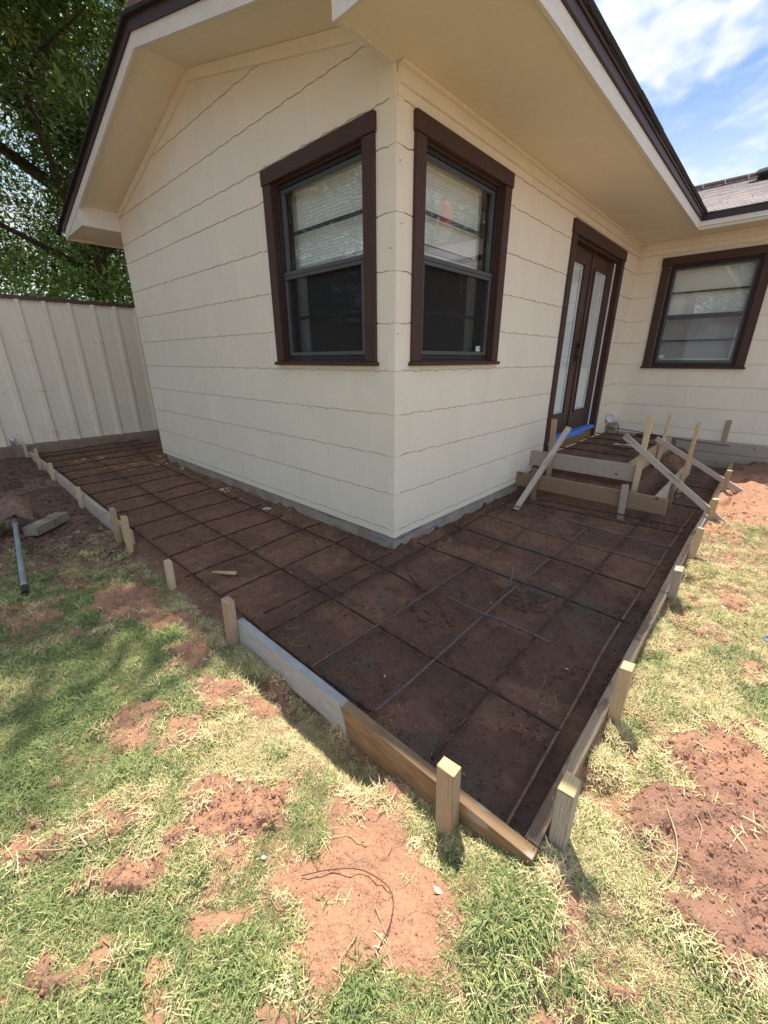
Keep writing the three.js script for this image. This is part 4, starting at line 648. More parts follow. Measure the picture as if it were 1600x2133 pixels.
{ // wood sliver, paper scrap, white spatters, edge things
  const sv = new THREE.Shape(); sv.moveTo(-0.09, 0); sv.lineTo(0.07, -0.013); sv.lineTo(0.078, 0.002); sv.lineTo(0.07, 0.015); sv.closePath(); const g = new THREE.ExtrudeGeometry(sv, { depth: 0.012, bevelEnabled: true, bevelSize: 0.001, bevelThickness: 0.001, bevelSegments: 1 }); g.rotateX(-Math.PI / 2); metricUV(g, 0); const m = mesh('wood_wedge', g, W.cut); m.position.set(-0.60, -0.012, 0.995); m.rotation.y = 0.62; top(shade(m), 'pale wood wedge lying on the soil between the rebar', 'wood scrap');
  const pg = new THREE.PlaneGeometry(0.19, 0.075, 6, 2); pg.rotateX(-Math.PI / 2); const pp = pg.attributes.position; for (let i = 0; i < pp.count; i++) pp.setY(i, 0.006 * Math.sin(pp.getX(i) * 30) + 0.003 * Math.cos(pp.getZ(i) * 50)); pg.computeVertexNormals(); const pm = mesh('paper_scrap', pg, std({ color: C(0.42, 0.58, 0.68), roughness: 0.6, side: THREE.DoubleSide })); pm.position.set(0.56, 0.335, -3.55); pm.rotation.y = -0.15; top(shade(pm), 'pale blue paper scrap lying on the soil of the stoop', 'paper');
  const r = rng(55), gs = []; for (const [x, z, n, sp] of [[-3.55, 0.06, 6, 0.05], [-2.35, 0.08, 14, 0.09], [-1.50, 0.10, 9, 0.06], [-4.05, 0.05, 5, 0.06], [-1.98, 0.12, 3, 0.03]]) for (let k = 0; k < n; k++) { const q = new THREE.IcosahedronGeometry(0.006 + r() * 0.014, 1); q.scale(1, 0.35, 1); const X = x + (r() - 0.5) * 2 * sp, Z = z + (r() - 0.5) * sp; q.translate(X, groundH(X, Z) + 0.004, Z); gs.push(q); }
  const sp = mesh('plaster_spatter', mergeGeometries(gs), std({ color: C(0.62, 0.62, 0.60), roughness: 0.9 })); sp.name = 'plaster_spatter'; sp.userData.kind = 'stuff'; sp.userData.label = 'white plaster spatters on the soil along the gable foundation'; sp.userData.category = 'spatter'; scene.add(shade(sp));
  // the two things cut by the right edge of the frame
  const st = new THREE.Shape(); st.moveTo(0, 0); st.lineTo(0.10, -0.012); st.lineTo(0.40, 0.02); st.lineTo(0.42, 0.27); st.lineTo(0.16, 0.24); st.closePath(); const eg = new THREE.ExtrudeGeometry(st, { depth: 0.02, bevelEnabled: true, bevelSize: 0.003, bevelThickness: 0.003, bevelSegments: 1 }); metricUV(eg); const em = mesh('metal_trowel_sheet', eg, std({ map: tex(256, 256, (u, v) => { const q = tn(u, v, 14, 14, 851) * 0.6 + tn(u, v, 40, 40, 852) * 0.4; return mix3([0.36, 0.41, 0.44], [0.10, 0.12, 0.14], ss(0.52, 0.66, q)); }, { srgb: true, rx: 4, ry: 4 }), roughness: 0.45, metalness: 0.3 })); em.name = 'scrap_sheet'; em.position.set(2.00, 0.035, -0.40); em.rotation.set(-1.05, 0.35, 0.0); top(shade(em), 'blue-grey stained scrap sheet lying in dry grass at the right edge', 'sheet');
  const pt = grp('marker_post'); mesh('shaft', cbox(-0.018, 0.018, 0.07, 0.62, -0.018, 0.018, 1, 0.004), std({ color: C(0.55, 0.58, 0.60), roughness: 0.5 }), pt); mesh('foot', cbox(-0.03, 0.03, -0.04, 0.085, -0.03, 0.03, 1, 0.006), std({ color: C(0.05, 0.05, 0.06), roughness: 0.6 }), pt); pt.position.set(1.985, 0.03, -2.92); pt.rotation.z = -0.10; top(shade(pt), 'pale grey post with dark foot at the right edge of the bare dirt', 'post');
}

// ------------------------------------------------------------------ loose soil, stones, straw, grass
const dummy = new THREE.Object3D();
function scatter(name, geo, mat, list, label, category) {
  const im = new THREE.InstancedMesh(geo, mat, list.length); const col = new THREE.Color();
  list.forEach(([x, y, z, rx, ry_, rz, sx, sy, sz, c], i) => { dummy.position.set(x, y, z); dummy.rotation.set(rx, ry_, rz); dummy.scale.set(sx, sy, sz); dummy.updateMatrix(); im.setMatrixAt(i, dummy.matrix); if (c) im.setColorAt(i, col.setRGB(c[0], c[1], c[2])); });
  im.name = numbered(name); im.userData.kind = 'stuff'; im.userData.label = label; im.userData.category = category; im.castShadow = im.receiveShadow = true; scene.add(im); return im;
}
const white = std({ color: 0xffffff, roughness: 0.95 });
{
  const crumb = new THREE.IcosahedronGeometry(1, 0); { const p = crumb.attributes.position; for (let i = 0; i < p.count; i++) { const k = 0.72 + 0.5 * n3(p.getX(i) * 1.7 + 5, p.getY(i) * 1.7 + 2, p.getZ(i) * 1.7); p.setXYZ(i, p.getX(i) * k, p.getY(i) * k, p.getZ(i) * k); } crumb.computeVertexNormals(); }
  const r = rng(900), list = [];
  const put = (x, z, s, dark) => { const c = soilColor(x, z), f = 0.85 + r() * 0.4; list.push([x, groundH(x, z) + s * 0.15, z, r() * 6, r() * 6, r() * 6, s * (0.7 + r() * 0.6), s * (0.6 + r() * 0.4), s * (0.7 + r() * 0.6), [c[0] * f * dark, c[1] * f * dark, c[2] * f * dark]]); };
  for (let k = 0; k < 80000; k++) { const x = mix(-1.2, 2.3, r()), z = mix(-0.6, 2.3, r()); if (x < 0.05 && z < 0.05) continue; const bed = bedAt(x, z); if (bed > 0.3) { if (r() < 0.35 + 1.4 * ss(0.5, 0.68, fbm(x * 5, z * 5, 3, 910))) put(x, z, 0.0014 + 0.006 * Math.pow(r(), 4), 0.55 + 1.0 * r()); } else if (r() < bareAt(x, z) * 1.1 + 0.1) put(x, z, 0.0012 + (Math.hypot(x - 1.26, z - 1.57) < 0.3 ? 0.0022 : 0.0045) * Math.pow(r(), 4), 0.75 + 0.5 * r()); }
  for (let k = 0; k < 260; k++) { const a = r() * 6.28, q = Math.sqrt(r()) * 0.14; put(0.95 + Math.cos(a) * q * 1.2, -0.05 + Math.sin(a) * q * 0.8, 0.006 + 0.011 * r() * r(), 0.9); }
  for (let k = 0; k < 120; k++) put(0.45 + r() * 0.35, 0.12 + r() * 0.5, 0.005 + 0.013 * r() * r(), 0.9);
  for (let k = 0; k < 4200; k++) { const x = mix(-6, -1.1, r()), z = mix(-0.3, 2.6, r()); if (x > -4.3 && z < 0.03) continue; put(x, z, 0.003 + 0.011 * Math.pow(r(), 3), 0.95); }
  for (let k = 0; k < 3000; k++) { const x = mix(0, 2.4, r()), z = mix(-4.75, -0.4, r()); put(x, z, 0.003 + 0.010 * Math.pow(r(), 3), 0.95); }
  for (let k = 0; k < 700; k++) put(1.64 + (r() - 0.2) * 0.16, mix(-2.5, 1.2, r()), 0.004 + 0.012 * r() * r() * r(), 0.85);
  for (const [cx, cz, rd, n] of [[0.81, 1.76, 0.13, 240], [0.89, 1.64, 0.07, 160], [0.80, 1.95, 0.09, 150], [1.97, 0.75, 0.24, 380], [0.46, 2.14, 0.10, 130]]) for (let k = 0; k < n; k++) { const a = r() * 6.28, q = Math.sqrt(r()) * rd; put(cx + Math.cos(a) * q, cz + Math.sin(a) * q, 0.002 + 0.007 * Math.pow(r(), 4), 0.95); }
  scatter('soil_crumbs', crumb, white, list, 'crumbs and clods of red-brown soil', 'soil');
  const stones = []; for (let k = 0; k < 130; k++) { const x = mix(-1.5, 1.53, r()), z = mix(-2.3, 1.2, r()); if ((x < 0.06 && z < 0.06) || (z < -1.85)) continue; const s = 0.003 + 0.008 * Math.pow(r(), 2.5), c = [[0.24, 0.17, 0.13], [0.18, 0.11, 0.085], [0.30, 0.24, 0.21]][Math.floor(r() * 3)]; stones.push([x, groundH(x, z) + s * 0.4, z, r() * 6, r() * 6, r() * 6, s, s * 0.8, s * 1.2, c]); }
  scatter('pebbles', crumb, white, stones, 'small pebbles scattered in the bed', 'pebbles');
}
// curved blade / straw strip geometry
function blade(L, w, bend, lean, yaw, ox, oz, oy = 0, seg = 3) {
  const P = [], I = []; const c = Math.cos(yaw), s = Math.sin(yaw); let x = 0, y = 0, a = lean;
  for (let i = 0; i <= seg; i++) { const ww = w * (i === seg ? 0.12 : 1 - 0.35 * i / seg) / 2; P.push([ox + c * x - s * ww, oy + y, oz + s * x + c * ww], [ox + c * x + s * ww, oy + y, oz + s * x - c * ww]); x += Math.sin(a) * L / seg; y += Math.cos(a) * L / seg; a += bend / seg; }
  for (let i = 0; i < seg; i++) { const q = i * 2; I.push(q, q + 1, q + 2, q + 1, q + 3, q + 2); } return [P, I];
}
function tuft(seed, n, Lr, w, spread, leanMin, leanMax, bendR) {
  const r = rng(seed), pos = [], idx = []; for (let k = 0; k < n; k++) { const [P, I] = blade(mix(Lr[0], Lr[1], r()), w * (0.7 + r() * 0.6), mix(bendR[0], bendR[1], r()), mix(leanMin, leanMax, r()), r() * 6.28, (r() - 0.5) * spread, (r() - 0.5) * spread, r() * 0.004); const o = pos.length / 3; for (const p of P) pos.push(...p); for (const i of I) idx.push(i + o); }
  const g = new THREE.BufferGeometry(); g.setAttribute('position', new THREE.BufferAttribute(new Float32Array(pos), 3)); g.setIndex(idx); g.computeVertexNormals(); return g;
}
const leafM = new THREE.MeshPhysicalMaterial({ color: 0xffffff, roughness: 0.75, transmission: 0.25, thickness: 0, side: THREE.DoubleSide });
const strawM = std({ color: 0xffffff, roughness: 0.85, side: THREE.DoubleSide });
{
  const kinds = [[], [], [], []], r = rng(1234);
  const place = (x, z) => {
    const bed = bedAt(x, z); if (bed > 0.15) return; const b = bareAt(x, z); if (r() < Math.pow(b, 0.95) * (0.75 + 0.75 * fbm(x * 26, z * 26, 2, 79))) return; const ls = leftSoil(x, z); if (r() < ls * (0.78 + 0.22 * ss(-1.9, -2.4, x))) return;
    const gr = greenAt(x, z), isGreen = r() < clamp(0.14 + 0.15 * ss(1.7, 1.3, x) * ss(1.25, 1.5, z) + gr * 0.58 - 0.22 * ss(0.34, 0.12, Math.hypot(x - 0.72, z - 1.50)) - 0.3 * ss(0.15, 0.5, b) + 0.35 * (fbm(x * 11, z * 11, 2, 77) - 0.5)); const hv = ss(0.3, 0.7, fbm(x * 8, z * 8, 3, 78)), y = groundH(x, z) - 0.003, s = (0.6 + r() * 0.6) * (0.7 + 0.75 * hv), tall = isGreen ? 1.05 : 0.85;
    const v = 0.75 + r() * 0.75, j = r(); let c;
    if (isGreen) c = mix3([0.145 * v, 0.225 * v, 0.06 * v], [0.36 * v, 0.39 * v, 0.15 * v], j); else c = mix3([0.66 * v, 0.54 * v, 0.31 * v], [0.40 * v, 0.34 * v, 0.14 * v], j * j);
    kinds[isGreen ? (r() < 0.5 ? 0 : 1) : (r() < 0.5 - 0.3 * b ? 2 : 3)].push([x, y, z, (r() - 0.5) * 0.5, r() * 6.28, (r() - 0.5) * 0.5, s, s * tall, s, c]);
  };
  const fill = (x0, x1, z0, z1, per) => { const n = Math.round((x1 - x0) * (z1 - z0) * per); for (let k = 0; k < n; k++) place(mix(x0, x1, r()), mix(z0, z1, r())); };
  fill(-0.7, 2.35, 1.24, 2.55, 14500); fill(1.605, 2.35, -1.2, 1.24, 14500); fill(1.605, 2.5, -2.7, -1.2, 4200); fill(-2.6, -0.7, 1.2, 2.7, 6000); fill(2.35, 3.4, -2.7, 2.6, 1800); fill(-2.6, 2.35, 2.55, 3.4, 1500);
  // tufts that grow against the boards and in the trench
  for (let k = 0; k < 900; k++) { const x = mix(0.1, 1.7, r()), z = 1.285 + Math.abs(r() + r() - 1) * 0.09; if (bareAt(x, z) < 0.5) place(x, z); }
  for (let k = 0; k < 900; k++) place(1.625 + Math.abs(r() + r() - 1) * 0.08, mix(-1.0, 1.3, r()));
  const T = [tuft(1, 11, [0.012, 0.036], 0.0023, 0.036, 0.2, 1.25, [0.2, 1.4]), tuft(2, 11, [0.012, 0.032], 0.0024, 0.034, 0.3, 1.4, [0.1, 1.2]), tuft(3, 10, [0.016, 0.044], 0.0016, 0.046, 0.7, 1.5, [-0.3, 1.3]), tuft(4, 11, [0.012, 0.030], 0.0017, 0.040, 0.5, 1.5, [-0.2, 1.3])];
  const L = ['green lawn grass', 'short green lawn grass', 'dry straw-coloured lawn grass', 'matted dead lawn grass'];
  kinds.forEach((k, i) => scatter(i < 2 ? 'lawn_grass' : 'dry_grass', T[i], i < 2 ? leafM : strawM, k, L[i], 'grass'));
  console.log('tufts', kinds.map((k) => k.length).join());
  // loose straw and roots: long thin curved strips lying about
  const sg = []; for (const [a, b] of [[0.5, 0.5], [-0.9, 0.8], [1.6, -0.6]]) { const pts = []; for (let i = 0; i <= 5; i++) pts.push(new THREE.Vector3((i / 5 - 0.5), 0.10 * Math.abs(Math.sin(i * 1.1)) * 0.6, 0.13 * Math.sin(i * a) * b)); sg.push(new THREE.TubeGeometry(new THREE.CatmullRomCurve3(pts), 8, 0.011, 4)); }
  const ls = [[], [], []];
  const strawAt = (x, z, l, c) => ls[Math.floor(r() * 3)].push([x, groundH(x, z) + 0.003, z, (r() - 0.5) * 0.3, r() * 6.28, (r() - 0.5) * 0.25, l, l * 0.8, l, c]);
  for (let k = 0; k < 900; k++) { const x = mix(-5.8, 1.54, r()), z = mix(-2.2, 1.2, r()); if ((x < 0.05 && x > -4.3 && z < 0.05)) continue; const cl = fbm(x * 3.1, z * 3.1, 3, 940); if (r() < 0.15 + 1.6 * ss(0.5, 0.66, cl)) strawAt(x, z, 0.02 + r() * 0.045, [0.26, 0.19, 0.11]); }
  for (const [cx, cz, n] of [[-0.35, 0.92, 26], [0.10, 0.86, 18], [0.22, 1.08, 20], [-1.2, 0.5, 16], [0.0, 0.25, 20], [1.38, 0.6, 14], [0.4, -0.1, 10]]) for (let k = 0; k < n; k++) strawAt(cx + (r() - 0.5) * 0.22, cz + (r() - 0.5) * 0.18, 0.03 + r() * 0.06, [0.36, 0.28, 0.16]);
  for (let k = 0; k < 2600; k++) { const x = mix(-0.6, 2.35, r()), z = mix(-2.4, 2.45, r()); if (bedAt(x, z) > 0.1) continue; if (r() < 0.55) strawAt(x, z, 0.03 + r() * 0.09, r() < 0.75 ? [0.50, 0.41, 0.24] : [0.22, 0.13, 0.08]); }
  for (let k = 0; k < 1500; k++) { const x = mix(-6, -1.2, r()), z = mix(1.28, 2.8, r()); strawAt(x, z, 0.03 + r() * 0.06, r() < 0.5 ? [0.20, 0.14, 0.09] : [0.09, 0.055, 0.04]); }
  sg.forEach((g, i) => scatter('loose_straw', g, strawM, ls[i], ['bits of dry straw and roots', 'curled straw bits', 'scattered straw and twigs'][i] + ' on the soil', 'straw'));
  // fallen leaves towards the fence and over the lawn
  const lg = new THREE.BufferGeometry(); lg.setAttribute('position', new THREE.BufferAttribute(new Float32Array([-0.5, 0, 0, 0, 0.08, 0.22, 0.5, 0.03, 0, 0, 0.08, -0.22, 0, 0, 0]), 3)); lg.setIndex([0, 1, 4, 4, 1, 2, 0, 4, 3, 4, 2, 3]); lg.computeVertexNormals();
  const fl = []; for (let k = 0; k < 1700; k++) { const x = mix(-6, -1.0, r()), z = mix(1.3, 2.9, r()); if (r() > 0.25 + leftSoil(x, z)) continue; const l = 0.02 + r() * 0.035; fl.push([x, groundH(x, z) + 0.004, z, (r() - 0.5) * 0.9, r() * 6.28, (r() - 0.5) * 0.9, l, l, l, r() < 0.6 ? [0.12, 0.07, 0.045] : [0.22, 0.15, 0.09]]); }
  for (let k = 0; k < 26; k++) { const x = mix(-0.4, 2.2, r()), z = mix(-0.5, 2.3, r()); const l = 0.012 + r() * 0.022; fl.push([x, groundH(x, z) + 0.008, z, (r() - 0.5) * 1.2, r() * 6.28, (r() - 0.5) * 1.2, l, l, l, [0.55, 0.52, 0.42]]); }
  scatter('fallen_leaves', lg, strawM, fl, 'small dry fallen leaves on the soil and lawn', 'leaves');
}
{ // a few long roots and stems that can be picked out singly
  const root = (name, pts, rad, c, label) => top(shade(mesh(name, new THREE.TubeGeometry(new THREE.CatmullRomCurve3(pts.map(([x, z, h]) => new THREE.Vector3(x, groundH(x, z) + h, z))), 30, rad, 6), std({ color: C(...c), roughness: 0.9 }))), label, 'root');
  root('root', [[1.13, 1.66, 0.004], [1.19, 1.60, 0.008], [1.26, 1.545, 0.012], [1.34, 1.52, 0.010], [1.385, 1.575, 0.006], [1.395, 1.64, 0.003]], 0.0013, [0.10, 0.05, 0.035], 'thin dark root curling over the smooth dirt mound');
  root('root', [[0.50, 2.17, 0.012], [0.56, 2.11, 0.03], [0.61, 2.05, 0.022], [0.66, 2.04, 0.010]], 0.0020, [0.42, 0.30, 0.18], 'pale forked root above the hole at the left edge');
  root('root', [[1.86, 1.06, 0.010], [1.88, 1.0, 0.022], [1.87, 0.93, 0.030], [1.83, 0.86, 0.015]], 0.0017, [0.50, 0.40, 0.24], 'pale dead stem over the dug dirt at the right');
}
console.log('grass');

// ------------------------------------------------------------------ trees
const barkM = std({ map: tex(256, 512, (u, v) => { const f = 0.6 + 0.7 * tn(u, v, 26, 10, 951); return [0.085 * f, 0.062 * f, 0.046 * f]; }, { srgb: true, rx: 3, ry: 2 }), bumpMap: tex(256, 256, (u, v) => tn(u, v, 30, 8, 953), { rx: 3, ry: 2 }), bumpScale: 0.03, roughness: 0.95 });
function limb(pts, r0, r1) {
  const c = new THREE.CatmullRomCurve3(pts.map((p) => new THREE.Vector3(...p))), n = 14, m = 9, g = new THREE.TubeGeometry(c, n, 1, m), p = g.attributes.position, q = new THREE.Vector3();
  for (let i = 0; i <= n; i++) { c.getPointAt(i / n, q); const R = mix(r0, r1, Math.pow(i / n, 0.8)); for (let j = 0; j <= m; j++) { const k = i * (m + 1) + j; p.setXYZ(k, q.x + (p.getX(k) - q.x) * R, q.y + (p.getY(k) - q.y) * R, q.z + (p.getZ(k) - q.z) * R); } } return g;
}
function clump(seed, n, R, s) {
  const r = rng(seed), pos = [], idx = []; for (let k = 0; k < n; k++) {
    const th = r() * 6.283, ph = Math.acos(2 * r() - 1), d = R * Math.cbrt(r()), c = new THREE.Vector3(d * Math.sin(ph) * Math.cos(th), d * Math.cos(ph) * 0.8, d * Math.sin(ph) * Math.sin(th));
    const e = new THREE.Euler((r() - 0.5) * 2.2 + 0.5, r() * 6.283, (r() - 0.5) * 1.6), L = s * (0.7 + r() * 0.6), w = L * 0.46, o = pos.length / 3;
    for (const [x, y, z] of [[-0.5, 0, 0], [-0.08, 0.04, 0.5], [0.5, -0.09, 0], [-0.08, 0.04, -0.5]]) { const v = new THREE.Vector3(x * L, y * L, z * w).applyEuler(e).add(c); pos.push(v.x, v.y, v.z); } idx.push(o, o + 1, o + 2, o, o + 2, o + 3);
  }
  const g = new THREE.BufferGeometry(); g.setAttribute('position', new THREE.BufferAttribute(new Float32Array(pos), 3)); g.setIndex(idx); g.computeVertexNormals(); return g;
}
const crownM = new THREE.MeshPhysicalMaterial({ color: 0xffffff, roughness: 0.6, transmission: 0.5, thickness: 0, side: THREE.DoubleSide });
function tree(name, label, base, limbs, blobs, n, seed, opt = {}) {
  const t = grp(name); t.position.set(...base);
  const tr = mesh('trunk', limb(limbs[0][0], limbs[0][1], limbs[0][2]), barkM, t); for (const l of limbs.slice(1)) mesh('limb', limb(l[0], l[1], l[2]), barkM, tr);
  const r = rng(seed), vol = blobs.map((b) => b[3] * b[4] * b[5]), tot = vol.reduce((a, b) => a + b, 0), list = []; let guard = 0;
  while (list.length < n && guard++ < n * 20) {
    let k = 0, q = r() * tot; while (q > vol[k]) q -= vol[k++]; const [cx, cy, cz, a, b, c] = blobs[k]; const th = r() * 6.283, u = 2 * r() - 1, rad = Math.pow(r(), 0.42), s = Math.sqrt(1 - u * u);
    const x = cx + a * rad * s * Math.cos(th), y = cy + b * rad * u, z = cz + c * rad * s * Math.sin(th); const X = x + base[0], Y = y + base[1], Z = z + base[2];
    if (n3(X * 0.7 + 9, Y * 0.7, Z * 0.7 + 4) * 0.62 + n3(X * 1.9, Y * 1.9, Z * 1.9) * 0.38 < (opt.gap ?? 0.42)) continue; if (opt.keep && !opt.keep(X, Y, Z)) continue;
    const v = 0.75 + r() * 0.55, j = r(), sc = 0.75 + r() * 0.6; list.push([x, y, z, (r() - 0.5) * 0.7, r() * 6.28, (r() - 0.5) * 0.7, sc, sc, sc, mix3([0.060 * v, 0.115 * v, 0.024 * v], [0.16 * v, 0.21 * v, 0.036 * v], j * j).map((q) => q * (opt.bright || 1))]);
  }
  const im = new THREE.InstancedMesh(clump(seed + 1, opt.per || 26, opt.R || 0.30, opt.leaf || 0.075), crownM, list.length), col = new THREE.Color();
  list.forEach(([x, y, z, rx, ry_, rz, sx, sy, sz, c], i) => { dummy.position.set(x, y, z); dummy.rotation.set(rx, ry_, rz); dummy.scale.set(sx, sy, sz); dummy.updateMatrix(); im.setMatrixAt(i, dummy.matrix); im.setColorAt(i, col.setRGB(...c)); });
  im.name = 'crown'; im.userData.kind = 'stuff'; t.add(im); return top(shade(t), label, 'tree', 'trees beyond the yard');
}
tree('shade_tree', 'large leafy shade tree spreading over the fence and the gable', [-10.2, -0.1, -1.2],
  [[[[0, 0, 0], [0.1, 1.6, 0], [0.0, 3.2, -0.1], [0.3, 4.8, -0.2], [0.2, 7.5, 0.1]], 0.34, 0.07], [[[0, 3.0, 0], [1.2, 4.4, 0.5], [2.6, 5.3, 1.0], [4.4, 5.6, 0.6]], 0.08, 0.015], [[[0, 3.4, 0], [0.8, 4.6, -1.4], [2.0, 5.9, -2.6], [3.0, 6.6, -3.4]], 0.075, 0.015], [[[0.2, 4.5, 0], [-0.8, 5.8, 1.4], [-1.6, 7.2, 2.6]], 0.15, 0.03], [[[0.2, 4.8, 0], [2.0, 6.8, -0.6], [4.6, 8.0, -1.0]], 0.075, 0.015], [[[0, 3.3, 0], [0.4, 3.9, 1.6], [1.2, 4.4, 3.0]], 0.075, 0.015]],
  [[3.0, 7.5, 0.3, 4.6, 2.4, 4.4], [5.9, 7.3, 1.3, 2.3, 1.3, 3.0], [4.6, 6.6, 1.6, 2.4, 1.2, 2.6], [0.2, 5.2, -2.6, 3.0, 2.2, 2.6], [-0.2, 5.0, 2.2, 3.0, 2.3, 2.6], [2.2, 5.0, 0.2, 2.2, 1.5, 2.6], [-0.5, 8.0, 0, 3.5, 2.2, 3.5]], 7400, 71, { gap: 0.48, leaf: 0.095, per: 24, bright: 1.6, keep: (x, y, z) => !(x > -5.4 && y < 4.6) });
tree('hedge_tree', 'low green tree just behind the fence, leaf colour lightened as if sunlit', [-11.0, -0.1, -3.2], [[[[0, 0, 0], [0.1, 1.2, 0.1], [0, 2.6, 0]], 0.16, 0.05]], [[0.2, 3.0, 0.4, 2.3, 1.7, 2.6], [0.4, 2.4, 3.4, 2.2, 1.6, 2.2]], 1500, 83, { gap: 0.36, leaf: 0.085, bright: 2.6 });  // leaf colour raised to stand for sun that the big canopy blocks
tree('back_tree', 'dark leafy tree standing farther behind the fence', [-15.0, -0.1, -5.5], [[[[0, 0, 0], [0.1, 2, 0.1], [0, 4.5, 0]], 0.3, 0.09]], [[0, 5.0, 0, 3.8, 3.6, 4.6], [0.5, 4.0, 5.0, 3.6, 3.2, 3.4]], 2200, 97, { gap: 0.36, leaf: 0.10, R: 0.4 });
tree('yard_tree', 'leafy tree at the near end of the fence, mirrored in the gable window', [-11.5, -0.1, 8.0], [[[[0, 0, 0], [0.1, 2, 0.1], [0, 4.5, 0]], 0.3, 0.09]], [[0, 5.4, 0, 4.6, 3.8, 4.6], [3.2, 4.6, -3.0, 3.0, 2.4, 3.0], [2.5, 2.6, 1, 3, 2.2, 3], [1.5, 8.5, 0, 4.2, 3.2, 4.2]], 3200, 103, { gap: 0.38, leaf: 0.10, R: 0.4 });
tree('added_unseen_tree', 'broad leafy tree added out of view behind the viewer to darken the gable wall', [-2.5, -0.1, 12.5], [[[[0, 0, 0], [0.1, 2, 0.1], [0, 4.8, 0]], 0.34, 0.1]], [[0, 6.4, 0, 5.0, 4.0, 4.6], [-3.4, 5.0, -0.6, 3.0, 2.8, 3.0], [3.4, 5.0, 0, 3.0, 2.8, 3.0]], 2800, 131, { gap: 0.38, leaf: 0.11, R: 0.42 });  // unseen tree added to cut the skylight on the gable wall
tree('far_tree', 'leafy tree behind the back wing, mirrored in the corner window', [9.8, -0.1, -15.0], [[[[0, 0, 0], [0.1, 2, 0.1], [0, 4.5, 0]], 0.3, 0.09]], [[0, 6.0, 0, 3.2, 3.0, 3.2], [-1.4, 4.6, 0.5, 2.2, 2.2, 2.2]], 1700, 109, { gap: 0.38, leaf: 0.10, R: 0.4 });
console.log('trees');

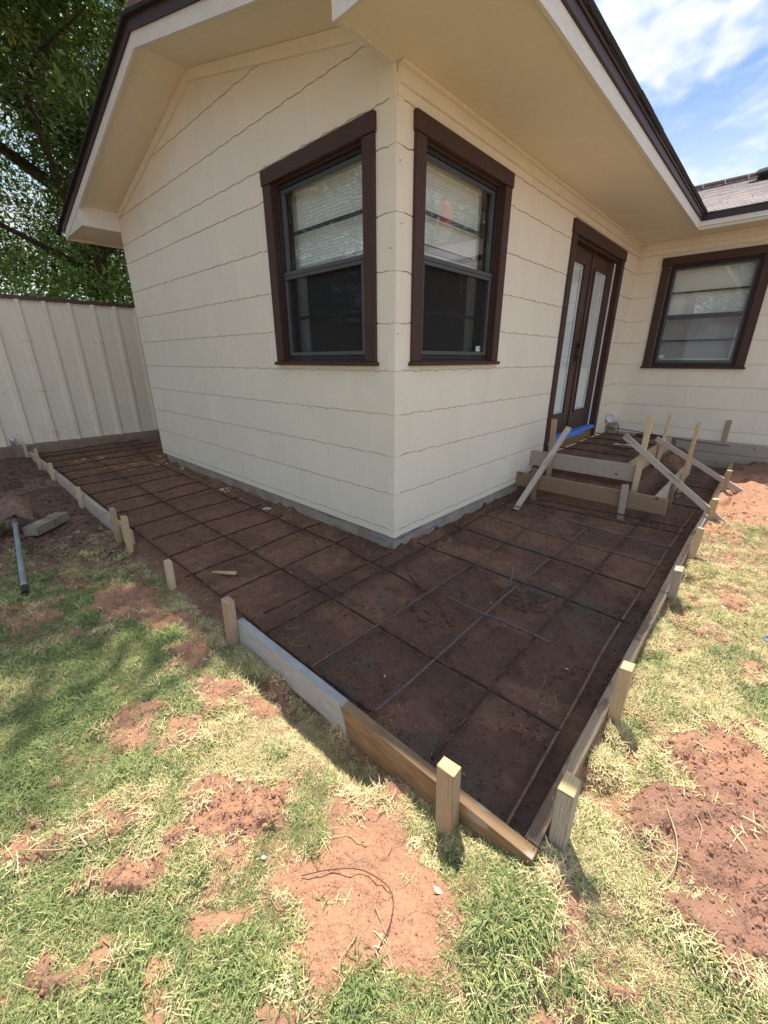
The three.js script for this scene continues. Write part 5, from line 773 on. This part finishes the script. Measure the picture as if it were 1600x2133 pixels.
// ------------------------------------------------------------------ the man on the back roof, seen in the corner window's reflection
{
  const cap = (p, a, b, ra, rb) => { const ab = [b[0] - a[0], b[1] - a[1], b[2] - a[2]], ap = [p[0] - a[0], p[1] - a[1], p[2] - a[2]]; const t = clamp((ab[0] * ap[0] + ab[1] * ap[1] + ab[2] * ap[2]) / (ab[0] ** 2 + ab[1] ** 2 + ab[2] ** 2)); return Math.hypot(ap[0] - ab[0] * t, ap[1] - ab[1] * t, ap[2] - ab[2] * t) - mix(ra, rb, t); };
  const smin = (a, b, k) => { const h = clamp(0.5 + 0.5 * (b - a) / k); return mix(b, a, h) - k * h * (1 - h); };
  const field = (bones, k) => (p) => { let d = 9; for (const [a, b, ra, rb] of bones) d = smin(d, cap(p, a, b, ra, rb), k); return d; };
  function march(f, res, cx, cy, cz, half) { const mc = new MarchingCubes(res, new THREE.MeshBasicMaterial(), false, false, 60000); mc.isolation = 0; for (let k = 0; k < res; k++) for (let j = 0; j < res; j++) for (let i = 0; i < res; i++) { const s = (q) => (q / (res / 2) - 1) * half; mc.field[i + j * res + k * res * res] = -f([cx + s(i), cy + s(j), cz + s(k)]); } mc.update(); const n = mc.count, pos = new Float32Array(n * 3), nor = new Float32Array(n * 3); for (let i = 0; i < n * 3; i++) { pos[i] = mc.positionArray[i] * half + [cx, cy, cz][i % 3]; nor[i] = mc.normalArray[i]; } let g = new THREE.BufferGeometry(); g.setAttribute('position', new THREE.BufferAttribute(pos, 3)); g = mergeVertices(g, 1e-4); g.computeVertexNormals(); return g; }
  const P = grp('person');
  const skin = std({ color: C(0.38, 0.22, 0.15), roughness: 0.6 }), shirt = std({ color: C(0.72, 0.16, 0.11), roughness: 0.85 }), pants = std({ color: C(0.42, 0.36, 0.27), roughness: 0.9 }), capM = std({ color: C(0.72, 0.68, 0.66), roughness: 0.8 }), boot = std({ color: C(0.08, 0.06, 0.05), roughness: 0.8 });
  // faces +x; x forward, y up, z to his right
  const arm = [[[0.0, 1.36, 0.19], [0.02, 1.10, 0.23], 0.05, 0.042], [[0.02, 1.10, 0.23], [0.16, 0.90, 0.20], 0.042, 0.03], [[0.0, 1.36, -0.19], [0.0, 1.10, -0.24], 0.05, 0.042], [[0.0, 1.10, -0.24], [0.08, 0.87, -0.24], 0.042, 0.03]];
  const hand = []; for (const [x, y, z] of [[0.18, 0.87, 0.20], [0.10, 0.83, -0.24]]) { hand.push([[x - 0.02, y + 0.03, z], [x + 0.02, y - 0.04, z], 0.032, 0.028]); for (let k = 0; k < 4; k++) hand.push([[x + 0.02, y - 0.04, z - 0.03 + k * 0.02], [x + 0.035, y - 0.11 + Math.abs(k - 1.5) * 0.01, z - 0.03 + k * 0.02], 0.009, 0.008]); hand.push([[x + 0.02, y, z], [x + 0.06, y - 0.05, z], 0.011, 0.009]); }
  const head = [[[0.02, 1.60, 0], [0.025, 1.66, 0], 0.085, 0.09], [[0.05, 1.545, 0], [0.03, 1.60, 0], 0.05, 0.07], [[0.0, 1.42, 0], [0.01, 1.56, 0], 0.055, 0.052], [[0.105, 1.605, 0], [0.12, 1.585, 0], 0.014, 0.018], [[0.02, 1.61, 0.088], [0.015, 1.585, 0.088], 0.018, 0.012], [[0.02, 1.61, -0.088], [0.015, 1.585, -0.088], 0.018, 0.012]];
  const torso = [[[0, 1.38, 0.13], [0, 1.38, -0.13], 0.085, 0.085], [[0, 1.30, 0], [0.01, 1.0, 0], 0.15, 0.135], [[0, 1.30, 0.07], [0, 1.0, 0.06], 0.11, 0.11], [[0, 1.30, -0.07], [0, 1.0, -0.06], 0.11, 0.11]];
  const legs = [[[0, 0.93, 0.09], [0.06, 0.50, 0.10], 0.10, 0.062], [[0.06, 0.50, 0.10], [0.02, 0.09, 0.10], 0.062, 0.042], [[0, 0.93, -0.09], [0.02, 0.50, -0.11], 0.10, 0.062], [[0.02, 0.50, -0.11], [-0.08, 0.09, -0.11], 0.062, 0.042]];
  const feet = [[[0.0, 0.04, 0.10], [0.17, 0.03, 0.11], 0.045, 0.036], [[-0.10, 0.04, -0.11], [0.07, 0.03, -0.12], 0.045, 0.036]];
  const body = mesh('body', march(field([...head, ...torso, ...arm, ...hand, ...legs, ...feet], 0.025), 96, 0, 0.86, 0, 0.92), skin, P);
  const infl = (b, e) => b.map(([p, q, r0, r1]) => [p, q, r0 + e, r1 + e]);
  const up = arm.map(([a, b, c, d], i) => (i % 2 ? [a, [mix(a[0], b[0], 0.85), mix(a[1], b[1], 0.85), mix(a[2], b[2], 0.85)], c, d] : [a, b, c, d]));
  mesh('shirt', march((p) => Math.max(field(infl([...torso, ...up], 0.016), 0.05)(p), 0.86 - p[1] - 0.02 * Math.sin(p[2] * 30)), 80, 0, 1.1, 0, 0.62), shirt, body);
  mesh('trousers', march((p) => Math.max(field(infl([...legs, [[0, 0.98, 0.05], [0, 0.95, -0.05], 0.12, 0.12]], 0.018), 0.04)(p), p[1] - 1.0, 0.07 - p[1]), 80, 0, 0.5, 0, 0.62), pants, body);
  mesh('boots', march((p) => Math.max(field(infl(feet, 0.012), 0.02)(p), p[1] - 0.12), 60, 0.03, 0.08, 0, 0.3), boot, body);
  mesh('cap', march((p) => Math.min(Math.max(cap(p, [0.015, 1.65, 0], [0.015, 1.675, 0], 0.10, 0.098), 1.645 - p[1]), Math.max(Math.hypot((p[0] - 0.12) / 1.2, p[2]) - 0.085, Math.abs(p[1] - 1.648) - 0.009)), 70, 0.05, 1.66, 0, 0.24), capM, body);
  // stands on the far slope just behind the ridge
  const px = 6.1, pz = -9.15; P.position.set(px, 4.155 - (Math.abs(pz + 8.375)) * 0.33, pz); P.rotation.y = -0.35;
  top(shade(P), 'person in red shirt and pale cap on the back roof, mirrored in the corner window', 'person');
}
scene.traverse((o) => { if (o.isMesh) { o.castShadow = true; o.receiveShadow = true; } });
renderer.render(scene, camera);
